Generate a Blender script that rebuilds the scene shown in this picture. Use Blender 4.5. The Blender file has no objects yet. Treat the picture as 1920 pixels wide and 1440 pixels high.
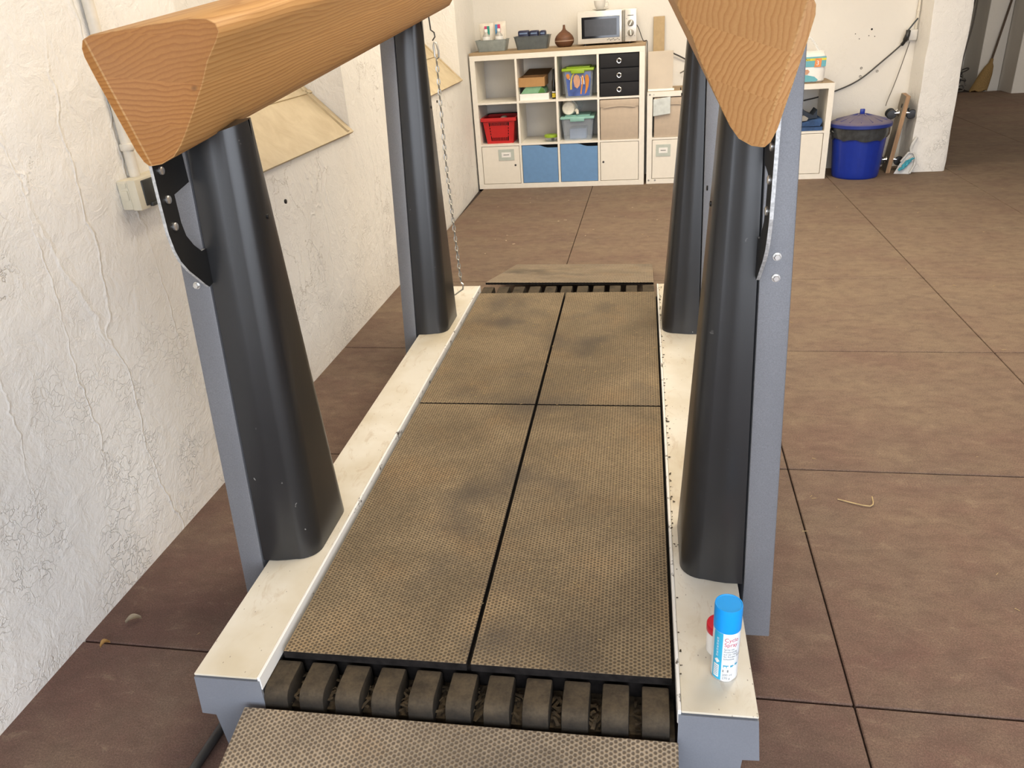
import bpy, bmesh, math, random
from mathutils import Vector, Matrix
random.seed(7)
S = bpy.context.scene
C = S.collection
PI = math.pi

# ---------------------------------------------------------------- camera, world, light, exposure
cam_d = bpy.data.cameras.new('camera')
cam_d.sensor_fit = 'HORIZONTAL'; cam_d.sensor_width = 36.0
cam_d.lens = 1436.4852 / 1920 * 36.0
cam_d.clip_start = 0.02; cam_d.clip_end = 200
cam = bpy.data.objects.new('camera', cam_d); C.objects.link(cam)
YAW, PITCH, ROLL = -0.1981, -0.4562, -0.0722
fw = Vector((math.sin(YAW)*math.cos(PITCH), math.cos(YAW)*math.cos(PITCH), math.sin(PITCH)))
rt = Vector((math.cos(YAW), -math.sin(YAW), 0)); up = rt.cross(fw)
r2 = rt*math.cos(ROLL) + up*math.sin(ROLL); u2 = up*math.cos(ROLL) - rt*math.sin(ROLL)
cam.matrix_world = Matrix(((r2.x, u2.x, -fw.x, 1.5696), (r2.y, u2.y, -fw.y, -6.9749), (r2.z, u2.z, -fw.z, 1.4873), (0, 0, 0, 1)))
S.camera = cam

w = bpy.data.worlds.new('world'); S.world = w; w.use_nodes = True
bg = w.node_tree.nodes['Background']
bg.inputs[0].default_value = (0.90, 0.955, 1.06, 1); bg.inputs[1].default_value = 6.0

def area(name, loc, rot, sx, sy, power, col, portal=False):
    d = bpy.data.lights.new(name, 'AREA'); d.shape = 'RECTANGLE'; d.size = sx; d.size_y = sy
    d.energy = power; d.color = col
    if portal: d.cycles.is_portal = True
    o = bpy.data.objects.new(name, d); o.location = loc; o.rotation_euler = rot; C.objects.link(o)
    return o
DOOR_X0, DOOR_X1, DOOR_H = 0.5, 6.2, 2.75
area('door_daylight', ((DOOR_X0+DOOR_X1)/2, -9.0, DOOR_H/2), (PI/2, 0, 0), DOOR_X1-DOOR_X0, DOOR_H, 1, (1, 1, 1), True)
area('lamp_front', (2.0, -4.6, 2.95), (0, 0, 0), 1.4, 1.4, 72, (1.0, 0.87, 0.68))
area('lamp_middle', (3.6, -2.6, 2.95), (0, 0, 0), 1.4, 1.4, 70, (1.0, 0.87, 0.68))
area('lamp_back', (1.4, -1.5, 2.95), (0, 0, 0), 1.4, 1.4, 72, (1.0, 0.87, 0.68))
area('lamp_far_room', (6.5, 3.2, 2.95), (0, 0, 0), 1.2, 1.2, 30, (1.0, 0.88, 0.72))
S.view_settings.view_transform = 'Standard'; S.view_settings.look = 'None'
S.view_settings.gamma = 1; S.view_settings.use_curve_mapping = False
S.view_settings.exposure = 0.0
S.cycles.use_denoising = True
S.cycles.max_bounces = 7; S.cycles.diffuse_bounces = 4

# ---------------------------------------------------------------- node helpers
def new_mat(name):
    m = bpy.data.materials.new(name); m.use_nodes = True
    nt = m.node_tree; b = nt.nodes['Principled BSDF']
    return m, nt, b
def nd(nt, typ, ins=None, **pr):
    n = nt.nodes.new(typ)
    for k, v in pr.items(): setattr(n, k, v)
    for k, v in (ins or {}).items():
        s = n.inputs[k]
        if isinstance(v, bpy.types.NodeSocket): nt.links.new(v, s)
        else: s.default_value = v
    return n
def mth(nt, op, a, b=None, c=None, clamp=False):
    ins = {0: a}
    if b is not None: ins[1] = b
    if c is not None: ins[2] = c
    n = nd(nt, 'ShaderNodeMath', ins, operation=op); n.use_clamp = clamp
    return n.outputs[0]
def vmt(nt, op, a, b=None, sc=None):
    ins = {0: a}
    if b is not None: ins[1] = b
    n = nd(nt, 'ShaderNodeVectorMath', ins, operation=op)
    if sc is not None: n.inputs['Scale'].default_value = sc
    return n.outputs['Value'] if op in ('LENGTH', 'DOT_PRODUCT', 'DISTANCE') else n.outputs[0]
def ramp(nt, f, stops):
    n = nd(nt, 'ShaderNodeValToRGB', {0: f}); e = n.color_ramp.elements
    while len(e) < len(stops): e.new(0.5)
    for x, (p, c) in zip(e, stops):
        x.position = p; x.color = (c, c, c, 1) if not isinstance(c, tuple) else (*c, 1)
    return n.outputs[0]
def mix(nt, f, a, b, blend='MIX'):
    n = nd(nt, 'ShaderNodeMix', data_type='RGBA', blend_type=blend)
    for i, v in ((0, f), (6, a), (7, b)):
        if isinstance(v, bpy.types.NodeSocket): nt.links.new(v, n.inputs[i])
        else: n.inputs[i].default_value = v if i == 0 else ((*v, 1) if len(v) == 3 else v)
    return n.outputs[2]
def noise(nt, vec, scale, detail=3, rough=0.55, dist=0.0):
    return nd(nt, 'ShaderNodeTexNoise', {'Vector': vec, 'Scale': scale, 'Detail': detail, 'Roughness': rough, 'Distortion': dist}).outputs[0]
def objco(nt): return nd(nt, 'ShaderNodeTexCoord').outputs['Object']
def worldco(nt): return nd(nt, 'ShaderNodeNewGeometry').outputs['Position']
def bump(nt, b, h, strength=0.3, dist=0.01):
    n = nd(nt, 'ShaderNodeBump', {'Height': h, 'Strength': strength, 'Distance': dist})
    nt.links.new(n.outputs[0], b.inputs['Normal'])
def lnk(nt, a, b): nt.links.new(a, b)

def simple(name, col, rough=0.5, metal=0.0, var=0.12, scale=25, bmp=0.0, bscale=200, alpha=None, trans=0.0, spec=None, stretch=(1, 1, 1)):
    m, nt, b = new_mat(name)
    co = vmt(nt, 'MULTIPLY', objco(nt), stretch)
    n = noise(nt, co, scale)
    lo = tuple(c*(1-var) for c in col); hi = tuple(min(1, c*(1+var)) for c in col)
    lnk(nt, ramp(nt, n, [(0.3, lo), (0.7, hi)]), b.inputs['Base Color'])
    b.inputs['Roughness'].default_value = rough; b.inputs['Metallic'].default_value = metal
    if bmp: bump(nt, b, noise(nt, co, bscale), bmp, 0.002)
    if trans:
        b.inputs['Transmission Weight'].default_value = trans
        b.inputs['IOR'].default_value = 1.2
    if alpha is not None: b.inputs['Alpha'].default_value = alpha
    if spec is not None: b.inputs['Specular IOR Level'].default_value = spec
    return m

# ---------------------------------------------------------------- materials
def plaster(name, base, crack=1.0, specks=1.0, rough_bump=0.6):
    m, nt, b = new_mat(name)
    P = worldco(nt)
    sep = nd(nt, 'ShaderNodeSeparateXYZ', {0: P}); z = sep.outputs[2]
    low = nd(nt, 'ShaderNodeMapRange', {0: z, 1: 1.0, 2: 0.1, 3: 0.0, 4: 1.0}).outputs[0]
    wn = nd(nt, 'ShaderNodeTexNoise', {'Vector': P, 'Scale': 3.2, 'Detail': 6, 'Roughness': 0.65})
    warp = vmt(nt, 'ADD', P, vmt(nt, 'SCALE', wn.outputs['Color'], sc=0.55))
    warp = vmt(nt, 'MULTIPLY', warp, (1.0, 1.0, 0.6))
    vor = nd(nt, 'ShaderNodeTexVoronoi', {'Vector': warp, 'Scale': 2.9}, feature='DISTANCE_TO_EDGE').outputs['Distance']
    line = ramp(nt, vor, [(0.0, 1.0), (0.009, 0.0)])
    msk = ramp(nt, noise(nt, P, 1.7, 2), [(0.50, 0.0), (0.58, 1.0)])
    cr = mth(nt, 'MULTIPLY', mth(nt, 'MULTIPLY', line, msk), crack)
    w2 = vmt(nt, 'MULTIPLY', vmt(nt, 'ADD', P, vmt(nt, 'SCALE', nd(nt, 'ShaderNodeTexNoise', {'Vector': P, 'Scale': 6.0, 'Detail': 4}).outputs['Color'], sc=0.12)), (1.0, 1.0, 0.10))
    v2 = nd(nt, 'ShaderNodeTexVoronoi', {'Vector': w2, 'Scale': 4.2}, feature='DISTANCE_TO_EDGE').outputs['Distance']
    ridge = mth(nt, 'MULTIPLY', mth(nt, 'MULTIPLY', ramp(nt, v2, [(0.0, 1.0), (0.020, 0.0)]), ramp(nt, noise(nt, P, 1.3, 2), [(0.46, 0.0), (0.60, 0.7)])), crack)
    lumps = noise(nt, P, 14, 5, 0.6, 0.6)
    fl = nd(nt, 'ShaderNodeTexVoronoi', {'Vector': vmt(nt, 'ADD', P, vmt(nt, 'SCALE', nd(nt, 'ShaderNodeTexNoise', {'Vector': P, 'Scale': 20.0, 'Detail': 3}).outputs['Color'], sc=0.12)), 'Scale': 26.0}, feature='DISTANCE_TO_EDGE').outputs['Distance']
    flk = mth(nt, 'MULTIPLY', ramp(nt, fl, [(0.0, 1.0), (0.05, 0.0)]), ramp(nt, noise(nt, P, 6, 2), [(0.45, 0.0), (0.62, 1.0)]))
    flk = mth(nt, 'MULTIPLY', flk, mth(nt, 'ADD', mth(nt, 'MULTIPLY', low, 0.9), 0.12))
    fine = noise(nt, P, 90, 4, 0.6)
    h = mth(nt, 'ADD', mth(nt, 'MULTIPLY', lumps, 1.1), mth(nt, 'MULTIPLY', fine, 0.25))
    h = mth(nt, 'ADD', h, mth(nt, 'MULTIPLY', flk, 0.35))
    h = mth(nt, 'ADD', h, mth(nt, 'ADD', mth(nt, 'MULTIPLY', cr, -0.25), mth(nt, 'MULTIPLY', ridge, 0.55)))
    bump(nt, b, h, rough_bump, 0.008)
    col = mix(nt, ramp(nt, noise(nt, P, 1.1, 4), [(0.35, 0.0), (0.7, 1.0)]), tuple(c*0.93 for c in base), base)
    col = mix(nt, mth(nt, 'MULTIPLY', cr, 0.42), col, (0.45, 0.39, 0.30))
    sv = nd(nt, 'ShaderNodeTexVoronoi', {'Vector': vmt(nt, 'ADD', P, vmt(nt, 'SCALE', nd(nt, 'ShaderNodeTexNoise', {'Vector': P, 'Scale': 60.0}).outputs['Color'], sc=0.02)), 'Scale': 46.0}); dist = sv.outputs['Distance']
    rnd = nd(nt, 'ShaderNodeSeparateXYZ', {0: sv.outputs['Color']}).outputs[0]
    keep = mth(nt, 'GREATER_THAN', rnd, 0.90)
    spot = mth(nt, 'MULTIPLY', ramp(nt, dist, [(0.07, 1.0), (0.14, 0.0)]), keep)
    spot = mth(nt, 'MULTIPLY', spot, mth(nt, 'MULTIPLY', mth(nt, 'ADD', mth(nt, 'MULTIPLY', low, 0.7), 0.35), specks), clamp=True)
    col = mix(nt, mth(nt, 'MULTIPLY', spot, 0.8), col, (0.20, 0.15, 0.09))
    lnk(nt, col, b.inputs['Base Color'])
    b.inputs['Roughness'].default_value = 0.62
    return m
M = {}
M['plaster'] = plaster('white_lime_plaster', (0.875, 0.855, 0.81), rough_bump=0.9)
M['plaster_back'] = plaster('cream_plaster', (0.78, 0.745, 0.68), crack=0.25, specks=0.5, rough_bump=0.3)
M['plaster_pier'] = plaster('pitted_plaster', (0.82, 0.80, 0.76), crack=0.3, specks=1.6, rough_bump=0.9)
M['ceiling'] = simple('ceiling_white', (0.72, 0.70, 0.66), 0.8, bmp=0.2, bscale=60)

def rubber_floor():
    m, nt, b = new_mat('red_brown_rubber_tile')
    P = worldco(nt); sep = nd(nt, 'ShaderNodeSeparateXYZ', {0: P})
    rnd = nd(nt, 'ShaderNodeObjectInfo').outputs['Random']
    g = noise(nt, P, 210, 3, 0.75)
    gr = ramp(nt, noise(nt, P, 420, 1), [(0.60, 0.0), (0.72, 1.0)])
    base = mix(nt, rnd, (0.138, 0.080, 0.066), (0.168, 0.096, 0.077))
    base = mix(nt, ramp(nt, noise(nt, P, 2.2, 5, 0.65, 0.3), [(0.42, 0.0), (0.66, 0.9)]), base, (0.160, 0.114, 0.088))
    st = vmt(nt, 'MULTIPLY', P, (1.0, 1.7, 1.0))
    deep = nd(nt, 'ShaderNodeMapRange', {0: sep.outputs[1], 1: -5.6, 2: -3.0, 3: -0.16, 4: 0.16}).outputs[0]
    far = nd(nt, 'ShaderNodeMapRange', {0: sep.outputs[1], 1: 0.6, 2: 4.5, 3: 0.0, 4: 0.18}).outputs[0]
    side = nd(nt, 'ShaderNodeMapRange', {0: sep.outputs[0], 1: 0.5, 2: 2.4, 3: -0.10, 4: 0.0}).outputs[0]
    d = mth(nt, 'ADD', mth(nt, 'ADD', noise(nt, st, 2.6, 7, 0.68, 0.25), deep), mth(nt, 'SUBTRACT', side, far))
    dust = ramp(nt, d, [(0.22, 0.0), (0.78, 0.9)])
    base = mix(nt, dust, base, (0.245, 0.182, 0.124))
    mot = noise(nt, vmt(nt, 'MULTIPLY', P, (1.0, 1.6, 1.0)), 13, 5, 0.7, 0.4)
    base = mix(nt, ramp(nt, mot, [(0.36, 0.34), (0.54, 0.0)]), base, (0.085, 0.055, 0.043))
    base = mix(nt, ramp(nt, mot, [(0.58, 0.0), (0.74, 0.40)]), base, (0.33, 0.25, 0.175))
    base = mix(nt, ramp(nt, g, [(0.32, 0.50), (0.62, 0.0)]), base, (0.045, 0.030, 0.026))
    base = mix(nt, mth(nt, 'MULTIPLY', gr, 0.22), base, (0.40, 0.29, 0.21))
    lnk(nt, base, b.inputs['Base Color'])
    b.inputs['Roughness'].default_value = 0.8; b.inputs['Specular IOR Level'].default_value = 0.25
    bump(nt, b, g, 0.35, 0.003)
    return m
M['floor'] = rubber_floor()
M['floor_base'] = simple('dark_joint_rubber', (0.035, 0.022, 0.018), 0.9)
M['concrete'] = simple('yard_concrete', (0.35, 0.34, 0.32), 0.9, bmp=0.3, bscale=30)

def dimple_mat(name, pit, lump, dark_amt):
    m, nt, b = new_mat(name)
    co = objco(nt)
    a = 0.0100; cx = a*math.sqrt(3)
    flat = vmt(nt, 'MULTIPLY', co, (1/cx, 1/a, 0.0))
    def grid(off):
        v = vmt(nt, 'ADD', flat, off)
        v = vmt(nt, 'SUBTRACT', vmt(nt, 'FRACTION', v), (0.5, 0.5, 0.0))
        v = vmt(nt, 'MULTIPLY', v, (cx/a, 1.0, 0.0))
        return vmt(nt, 'LENGTH', v)
    d = mth(nt, 'MINIMUM', grid((100.0, 100.0, 0)), grid((100.5, 100.5, 0)))
    d = mth(nt, 'ADD', d, mth(nt, 'MULTIPLY', mth(nt, 'SUBTRACT', noise(nt, co, 75, 4, 0.7), 0.5), 0.42))
    dot = ramp(nt, d, [(0.22, 1.0), (0.46, 0.0)])
    big = noise(nt, co, 3.2, 5, 0.6, 0.4)
    fine = noise(nt, co, 120, 3, 0.7)
    wear = ramp(nt, mth(nt, 'ADD', big, mth(nt, 'MULTIPLY', fine, 0.18)), [(0.42, 0.0), (0.72, 1.0)])
    lumpc = mix(nt, wear, lump, tuple(c*0.62 for c in lump))
    lumpc = mix(nt, ramp(nt, noise(nt, co, 5.5, 3), [(0.52, 0.0), (0.74, 0.40)]), lumpc, (0.33, 0.205, 0.095))
    col = mix(nt, mth(nt, 'MULTIPLY', dot, dark_amt), lumpc, pit)
    hoof = ramp(nt, noise(nt, vmt(nt, 'ADD', co, (3.3, 1.7, 0)), 2.6, 3, 0.5), [(0.56, 0.0), (0.72, 0.75)])
    col = mix(nt, hoof, col, (0.075, 0.062, 0.050))
    straw = ramp(nt, noise(nt, co, 330, 1), [(0.70, 0.0), (0.78, 0.7)])
    col = mix(nt, straw, col, (0.42, 0.31, 0.17))
    lnk(nt, col, b.inputs['Base Color'])
    b.inputs['Roughness'].default_value = 0.75; b.inputs['Specular IOR Level'].default_value = 0.3
    bump(nt, b, mth(nt, 'ADD', mth(nt, 'MULTIPLY', dot, -1.0), mth(nt, 'MULTIPLY', fine, 0.4)), 0.5, 0.0035)
    return m
M['mat'] = dimple_mat('dusty_dimpled_rubber', (0.062, 0.046, 0.030), (0.345, 0.262, 0.158), 0.85)
M['ramp'] = dimple_mat('pale_dusty_dimpled_rubber', (0.105, 0.080, 0.058), (0.38, 0.305, 0.215), 0.95)
def dusty_black():
    m, nt, b = new_mat('dusty_black_rubber')
    co = worldco(nt)
    n = noise(nt, co, 18, 5, 0.65); f = noise(nt, co, 160, 3)
    nz = nd(nt, 'ShaderNodeSeparateXYZ', {0: nd(nt, 'ShaderNodeNewGeometry').outputs['Normal']}).outputs[2]
    up_ = ramp(nt, nz, [(0.0, 0.10), (0.7, 1.0)])
    d = mth(nt, 'MULTIPLY', ramp(nt, mth(nt, 'ADD', mth(nt, 'MULTIPLY', n, 0.8), mth(nt, 'MULTIPLY', f, 0.25)), [(0.35, 0.25), (0.7, 0.95)]), up_)
    lnk(nt, mix(nt, d, (0.010, 0.009, 0.008), (0.100, 0.076, 0.048)), b.inputs['Base Color'])
    b.inputs['Roughness'].default_value = 0.8; b.inputs['Specular IOR Level'].default_value = 0.2
    bump(nt, b, f, 0.3, 0.002)
    return m
M['block'] = dusty_black()
M['dirt'] = simple('dung_and_dirt', (0.060, 0.042, 0.022), 0.95, var=0.5, scale=60, bmp=0.8, bscale=90)
M['edge_rubber'] = simple('black_rubber_edge', (0.012, 0.010, 0.009), 0.85, var=0.6, scale=40, spec=0.15)

def steel(name, base, rough, fleck=0.35, bsc=260):
    m, nt, b = new_mat(name)
    co = objco(nt)
    n = noise(nt, co, bsc, 2, 0.6); big = noise(nt, co, 5, 4)
    c = mix(nt, ramp(nt, n, [(0.35, 0.0), (0.65, 1.0)]), tuple(x*(1-fleck) for x in base), tuple(min(1, x*(1+fleck)) for x in base))
    c = mix(nt, ramp(nt, big, [(0.4, 0.0), (0.7, 0.25)]), c, tuple(x*0.75 for x in base))
    sc = ramp(nt, noise(nt, vmt(nt, 'MULTIPLY', co, (1, 1, 3)), 26, 5, 0.75, 2.0), [(0.70, 0.0), (0.73, 0.5)])
    c = mix(nt, sc, c, (0.62, 0.60, 0.56))
    lnk(nt, c, b.inputs['Base Color'])
    b.inputs['Metallic'].default_value = 0.25; b.inputs['Roughness'].default_value = rough
    bump(nt, b, n, 0.15, 0.001)
    return m
M['steel'] = steel('grey_powder_coated_steel', (0.185, 0.188, 0.200), 0.45, 0.11, 420)
M['end_plate'] = steel('scratched_grey_steel', (0.245, 0.262, 0.295), 0.38, 0.03)
M['galv'] = steel('galvanised_steel', (0.52, 0.52, 0.51), 0.35, 0.25, 120)
M['bolt'] = simple('zinc_bolt', (0.72, 0.71, 0.68), 0.28, 0.85)
M['chain'] = simple('zinc_chain', (0.55, 0.54, 0.50), 0.32, 0.8)
M['dark_metal'] = simple('dark_metal', (0.08, 0.075, 0.07), 0.4, 0.7)
def black_cover():
    m, nt, b = new_mat('black_plastic_cover')
    co = objco(nt)
    n = noise(nt, co, 4, 4)
    c = mix(nt, n, (0.010, 0.010, 0.010), (0.019, 0.019, 0.020))
    sv = nd(nt, 'ShaderNodeTexVoronoi', {'Vector': vmt(nt, 'ADD', co, vmt(nt, 'SCALE', nd(nt, 'ShaderNodeTexNoise', {'Vector': co, 'Scale': 40.0}).outputs['Color'], sc=0.05)), 'Scale': 22.0})
    k = mth(nt, 'GREATER_THAN', nd(nt, 'ShaderNodeSeparateXYZ', {0: sv.outputs['Color']}).outputs[1], 0.86)
    lowz = nd(nt, 'ShaderNodeMapRange', {0: nd(nt, 'ShaderNodeSeparateXYZ', {0: co}).outputs[2], 1: 0.8, 2: 0.28, 3: 0.25, 4: 1.0}).outputs[0]
    sp = mth(nt, 'MULTIPLY', mth(nt, 'MULTIPLY', ramp(nt, sv.outputs['Distance'], [(0.04, 1.0), (0.09, 0.0)]), k), lowz)
    scr = ramp(nt, noise(nt, vmt(nt, 'MULTIPLY', co, (6, 6, 40)), 3.0, 6, 0.8, 1.5), [(0.70, 0.0), (0.74, 1.0)])
    sp = mth(nt, 'ADD', mth(nt, 'MULTIPLY', sp, 0.55), mth(nt, 'MULTIPLY', mth(nt, 'MULTIPLY', scr, lowz), 0.16), clamp=True)
    c = mix(nt, sp, c, (0.62, 0.60, 0.55))
    lnk(nt, c, b.inputs['Base Color'])
    b.inputs['Roughness'].default_value = 0.31; b.inputs['Specular IOR Level'].default_value = 0.6
    bump(nt, b, noise(nt, co, 500, 1), 0.06, 0.001)
    return m
M['cover'] = black_cover()
M['bracket'] = simple('black_bracket', (0.012, 0.012, 0.012), 0.45, 0.2, bmp=0.05)
def rail_white():
    m, nt, b = new_mat('scuffed_white_sheet')
    co = objco(nt)
    c = mix(nt, ramp(nt, noise(nt, co, 3.5, 4), [(0.38, 0.0), (0.66, 1.0)]), (0.72, 0.69, 0.61), (0.58, 0.52, 0.40))
    c = mix(nt, ramp(nt, noise(nt, vmt(nt, 'MULTIPLY', co, (2.5, 1, 1)), 7, 6, 0.7, 1.2), [(0.56, 0.0), (0.72, 0.55)]), c, (0.44, 0.33, 0.21))
    sv = nd(nt, 'ShaderNodeTexVoronoi', {'Vector': vmt(nt, 'MULTIPLY', co, (1.8, 1, 1)), 'Scale': 70.0})
    k = mth(nt, 'GREATER_THAN', nd(nt, 'ShaderNodeSeparateXYZ', {0: sv.outputs['Color']}).outputs[0], 0.88)
    sp = mth(nt, 'MULTIPLY', ramp(nt, sv.outputs['Distance'], [(0.08, 1.0), (0.20, 0.0)]), k)
    c = mix(nt, mth(nt, 'MULTIPLY', sp, 0.75), c, (0.16, 0.12, 0.08))
    scr = ramp(nt, noise(nt, vmt(nt, 'MULTIPLY', co, (4, 22, 1)), 3.0, 5, 0.8, 2.0), [(0.68, 0.0), (0.72, 0.35)])
    c = mix(nt, scr, c, (0.30, 0.25, 0.19))
    lnk(nt, c, b.inputs['Base Color'])
    b.inputs['Roughness'].default_value = 0.38
    return m
M['rail'] = rail_white()
def lip_white():
    m, nt, b = new_mat('chipped_white_lip')
    co = objco(nt)
    n = noise(nt, vmt(nt, 'MULTIPLY', co, (1, 0.5, 1)), 38, 4, 0.7)
    lnk(nt, mix(nt, ramp(nt, n, [(0.60, 0.0), (0.66, 1.0)]), (0.80, 0.79, 0.76), (0.09, 0.075, 0.06)), b.inputs['Base Color'])
    b.inputs['Roughness'].default_value = 0.4
    return m
M['lip'] = lip_white()

def beam_wood(name, tint, dark, cu0=(0.30, -0.10), cw0=(0.20, -0.42)):
    m, nt, b = new_mat(name)
    co = objco(nt); s = nd(nt, 'ShaderNodeSeparateXYZ', {0: co})
    u, t, ww = s.outputs
    sk = mth(nt, 'ADD', ww, mth(nt, 'MULTIPLY', u, 0.28))
    k = mth(nt, 'FLOOR', mth(nt, 'DIVIDE', sk, 0.078))
    kr = nd(nt, 'ShaderNodeTexWhiteNoise', {'W': k}, noise_dimensions='1D').outputs['Value']
    kr2 = nd(nt, 'ShaderNodeTexWhiteNoise', {'W': mth(nt, 'ADD', k, 7.7)}, noise_dimensions='1D').outputs['Value']
    wob = nd(nt, 'ShaderNodeTexNoise', {'Vector': vmt(nt, 'MULTIPLY', co, (9, 1.3, 9)), 'Scale': 1.0, 'Detail': 3, 'Roughness': 0.55}).outputs['Color']
    ws = nd(nt, 'ShaderNodeSeparateXYZ', {0: wob})
    cu = mth(nt, 'ADD', mth(nt, 'MULTIPLY', kr, cu0[0]), cu0[1])
    du = mth(nt, 'ADD', mth(nt, 'SUBTRACT', u, cu), mth(nt, 'MULTIPLY', ws.outputs[0], 0.045))
    cw = mth(nt, 'ADD', mth(nt, 'MULTIPLY', kr2, cw0[0]), cw0[1])
    dw = mth(nt, 'ADD', mth(nt, 'SUBTRACT', ww, cw), mth(nt, 'MULTIPLY', ws.outputs[1], 0.045))
    dw = mth(nt, 'ADD', dw, mth(nt, 'MULTIPLY', t, 0.02))
    r = mth(nt, 'SQRT', mth(nt, 'ADD', mth(nt, 'MULTIPLY', du, du), mth(nt, 'MULTIPLY', dw, dw)))
    rr = mth(nt, 'DIVIDE', r, 0.0088)
    rr = mth(nt, 'ADD', rr, mth(nt, 'MULTIPLY', noise(nt, vmt(nt, 'MULTIPLY', co, (26, 1.6, 26)), 1.0, 2), 0.6))
    fr = mth(nt, 'FRACT', rr)
    late = ramp(nt, fr, [(0.0, 0.0), (0.40, 0.10), (0.86, 0.80), (1.0, 0.0)])
    fib = noise(nt, vmt(nt, 'MULTIPLY', co, (260, 6, 260)), 1.0, 3, 0.6)
    c = mix(nt, late, tint, dark)
    c = mix(nt, mth(nt, 'MULTIPLY', kr, 0.35), c, tuple(x*0.75 for x in tint))
    c = mix(nt, ramp(nt, fib, [(0.35, 0.22), (0.65, 0.0)]), c, dark)
    knot = nd(nt, 'ShaderNodeTexVoronoi', {'Vector': vmt(nt, 'MULTIPLY', co, (7, 1.6, 7)), 'Scale': 1.0}).outputs['Distance']
    c = mix(nt, ramp(nt, knot, [(0.02, 0.8), (0.05, 0.0)]), c, (0.14, 0.07, 0.025))
    lnk(nt, c, b.inputs['Base Color'])
    b.inputs['Roughness'].default_value = 0.5; b.inputs['Specular IOR Level'].default_value = 0.3
    bump(nt, b, late, 0.10, 0.002)
    return m
M['wood'] = beam_wood('oiled_larch', (0.60, 0.345, 0.135), (0.375, 0.170, 0.050))
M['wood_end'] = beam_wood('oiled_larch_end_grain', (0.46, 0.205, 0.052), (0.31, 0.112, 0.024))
M['wood_end_upright'] = beam_wood('oiled_larch_upright_grain', (0.58, 0.310, 0.118), (0.40, 0.170, 0.050), (0.5, 0.28), (0.3, -0.1))
def plank(name, a, d, axis=(3, 40, 40)):
    m, nt, b = new_mat(name)
    co = objco(nt)
    n = noise(nt, vmt(nt, 'MULTIPLY', co, axis), 1.0, 4, 0.6, 0.6)
    lnk(nt, ramp(nt, n, [(0.3, d), (0.7, a)]), b.inputs['Base Color']); b.inputs['Roughness'].default_value = 0.6
    return m
M['board'] = plank('pale_wood_board', (0.40, 0.29, 0.17), (0.29, 0.195, 0.10))
M['sill'] = plank('beige_painted_sill', (0.62, 0.52, 0.35), (0.50, 0.40, 0.25), (9, 9, 9))
M['mdf'] = simple('mdf', (0.44, 0.32, 0.175), 0.7, var=0.06)
M['ply_edge'] = plank('plywood_edge', (0.42, 0.26, 0.14), (0.25, 0.14, 0.07), (40, 40, 4))
M['ply_face'] = simple('greyish_plywood', (0.20, 0.17, 0.13), 0.75)
M['shelf'] = simple('white_foil_board', (0.80, 0.76, 0.68), 0.42, var=0.03)
M['door_white'] = simple('white_door_board', (0.79, 0.745, 0.655), 0.4, var=0.02)
M['door_blue'] = simple('blue_door_board', (0.135, 0.275, 0.50), 0.5, var=0.04)
M['black_void'] = simple('dark_gap', (0.01, 0.01, 0.01), 0.9)
M['label_frame'] = simple('grey_green_card', (0.48, 0.52, 0.47), 0.6, var=0.05)
M['paper'] = simple('white_paper', (0.82, 0.81, 0.78), 0.7, var=0.03)
M['ink'] = simple('dark_ink', (0.05, 0.05, 0.05), 0.6)
M['grey_ink'] = simple('grey_ink', (0.28, 0.28, 0.27), 0.6)
M['red_ink'] = simple('red_ink', (0.65, 0.12, 0.15), 0.6)
M['blue_ink'] = simple('blue_ink', (0.04, 0.36, 0.55), 0.5)
M['beige_box'] = simple('beige_cardboard', (0.50, 0.41, 0.32), 0.75, var=0.05)
M['black_fabric'] = simple('black_fabric', (0.012, 0.012, 0.015), 0.85, bmp=0.2, bscale=400)
M['chrome'] = simple('chrome', (0.75, 0.74, 0.72), 0.15, 1.0, var=0.02)
M['basket_grey'] = simple('translucent_grey_plastic', (0.33, 0.37, 0.36), 0.3, alpha=0.72)
M['basket_dark'] = simple('dark_grey_plastic', (0.10, 0.115, 0.12), 0.35)
M['navy'] = simple('navy_wrap', (0.010, 0.014, 0.05), 0.35)
M['pack_white'] = simple('cream_pouch', (0.74, 0.68, 0.58), 0.4, bmp=0.3, bscale=30)
M['magenta'] = simple('magenta_print', (0.55, 0.05, 0.16), 0.5)
M['teal'] = simple('teal_print', (0.03, 0.30, 0.24), 0.5)
M['print_blue'] = simple('blue_print', (0.08, 0.28, 0.55), 0.5)
M['clear'] = simple('clear_plastic', (0.80, 0.84, 0.86), 0.12, alpha=0.30)
M['clear_box'] = simple('frosted_clear_plastic', (0.62, 0.70, 0.80), 0.2, alpha=0.20)
M['liquid'] = simple('clear_liquid', (0.50, 0.49, 0.45), 0.15, alpha=0.8)
M['cap_white'] = simple('white_plastic', (0.85, 0.84, 0.81), 0.35, var=0.03)
M['diffuser'] = plank('dark_wood_effect', (0.155, 0.062, 0.026), (0.085, 0.033, 0.014), (10, 10, 60))
M['diffuser_ring'] = simple('pale_ring', (0.40, 0.28, 0.20), 0.4)
M['mw_silver'] = simple('silver_enamel', (0.70, 0.68, 0.63), 0.28, 0.35, var=0.03)
M['mw_white'] = simple('white_enamel', (0.78, 0.76, 0.70), 0.35, var=0.03)
M['mw_handle'] = simple('grey_handle', (0.24, 0.225, 0.19), 0.35, 0.2)
M['mw_glass'] = simple('black_glass', (0.008, 0.008, 0.009), 0.06, spec=0.8)
M['mw_mesh'] = simple('door_mesh', (0.035, 0.033, 0.032), 0.15, spec=0.55)
M['ceramic'] = simple('grey_white_ceramic', (0.60, 0.58, 0.54), 0.25, var=0.03)
M['red_plastic'] = simple('red_plastic', (0.50, 0.012, 0.012), 0.4, var=0.06)
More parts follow.
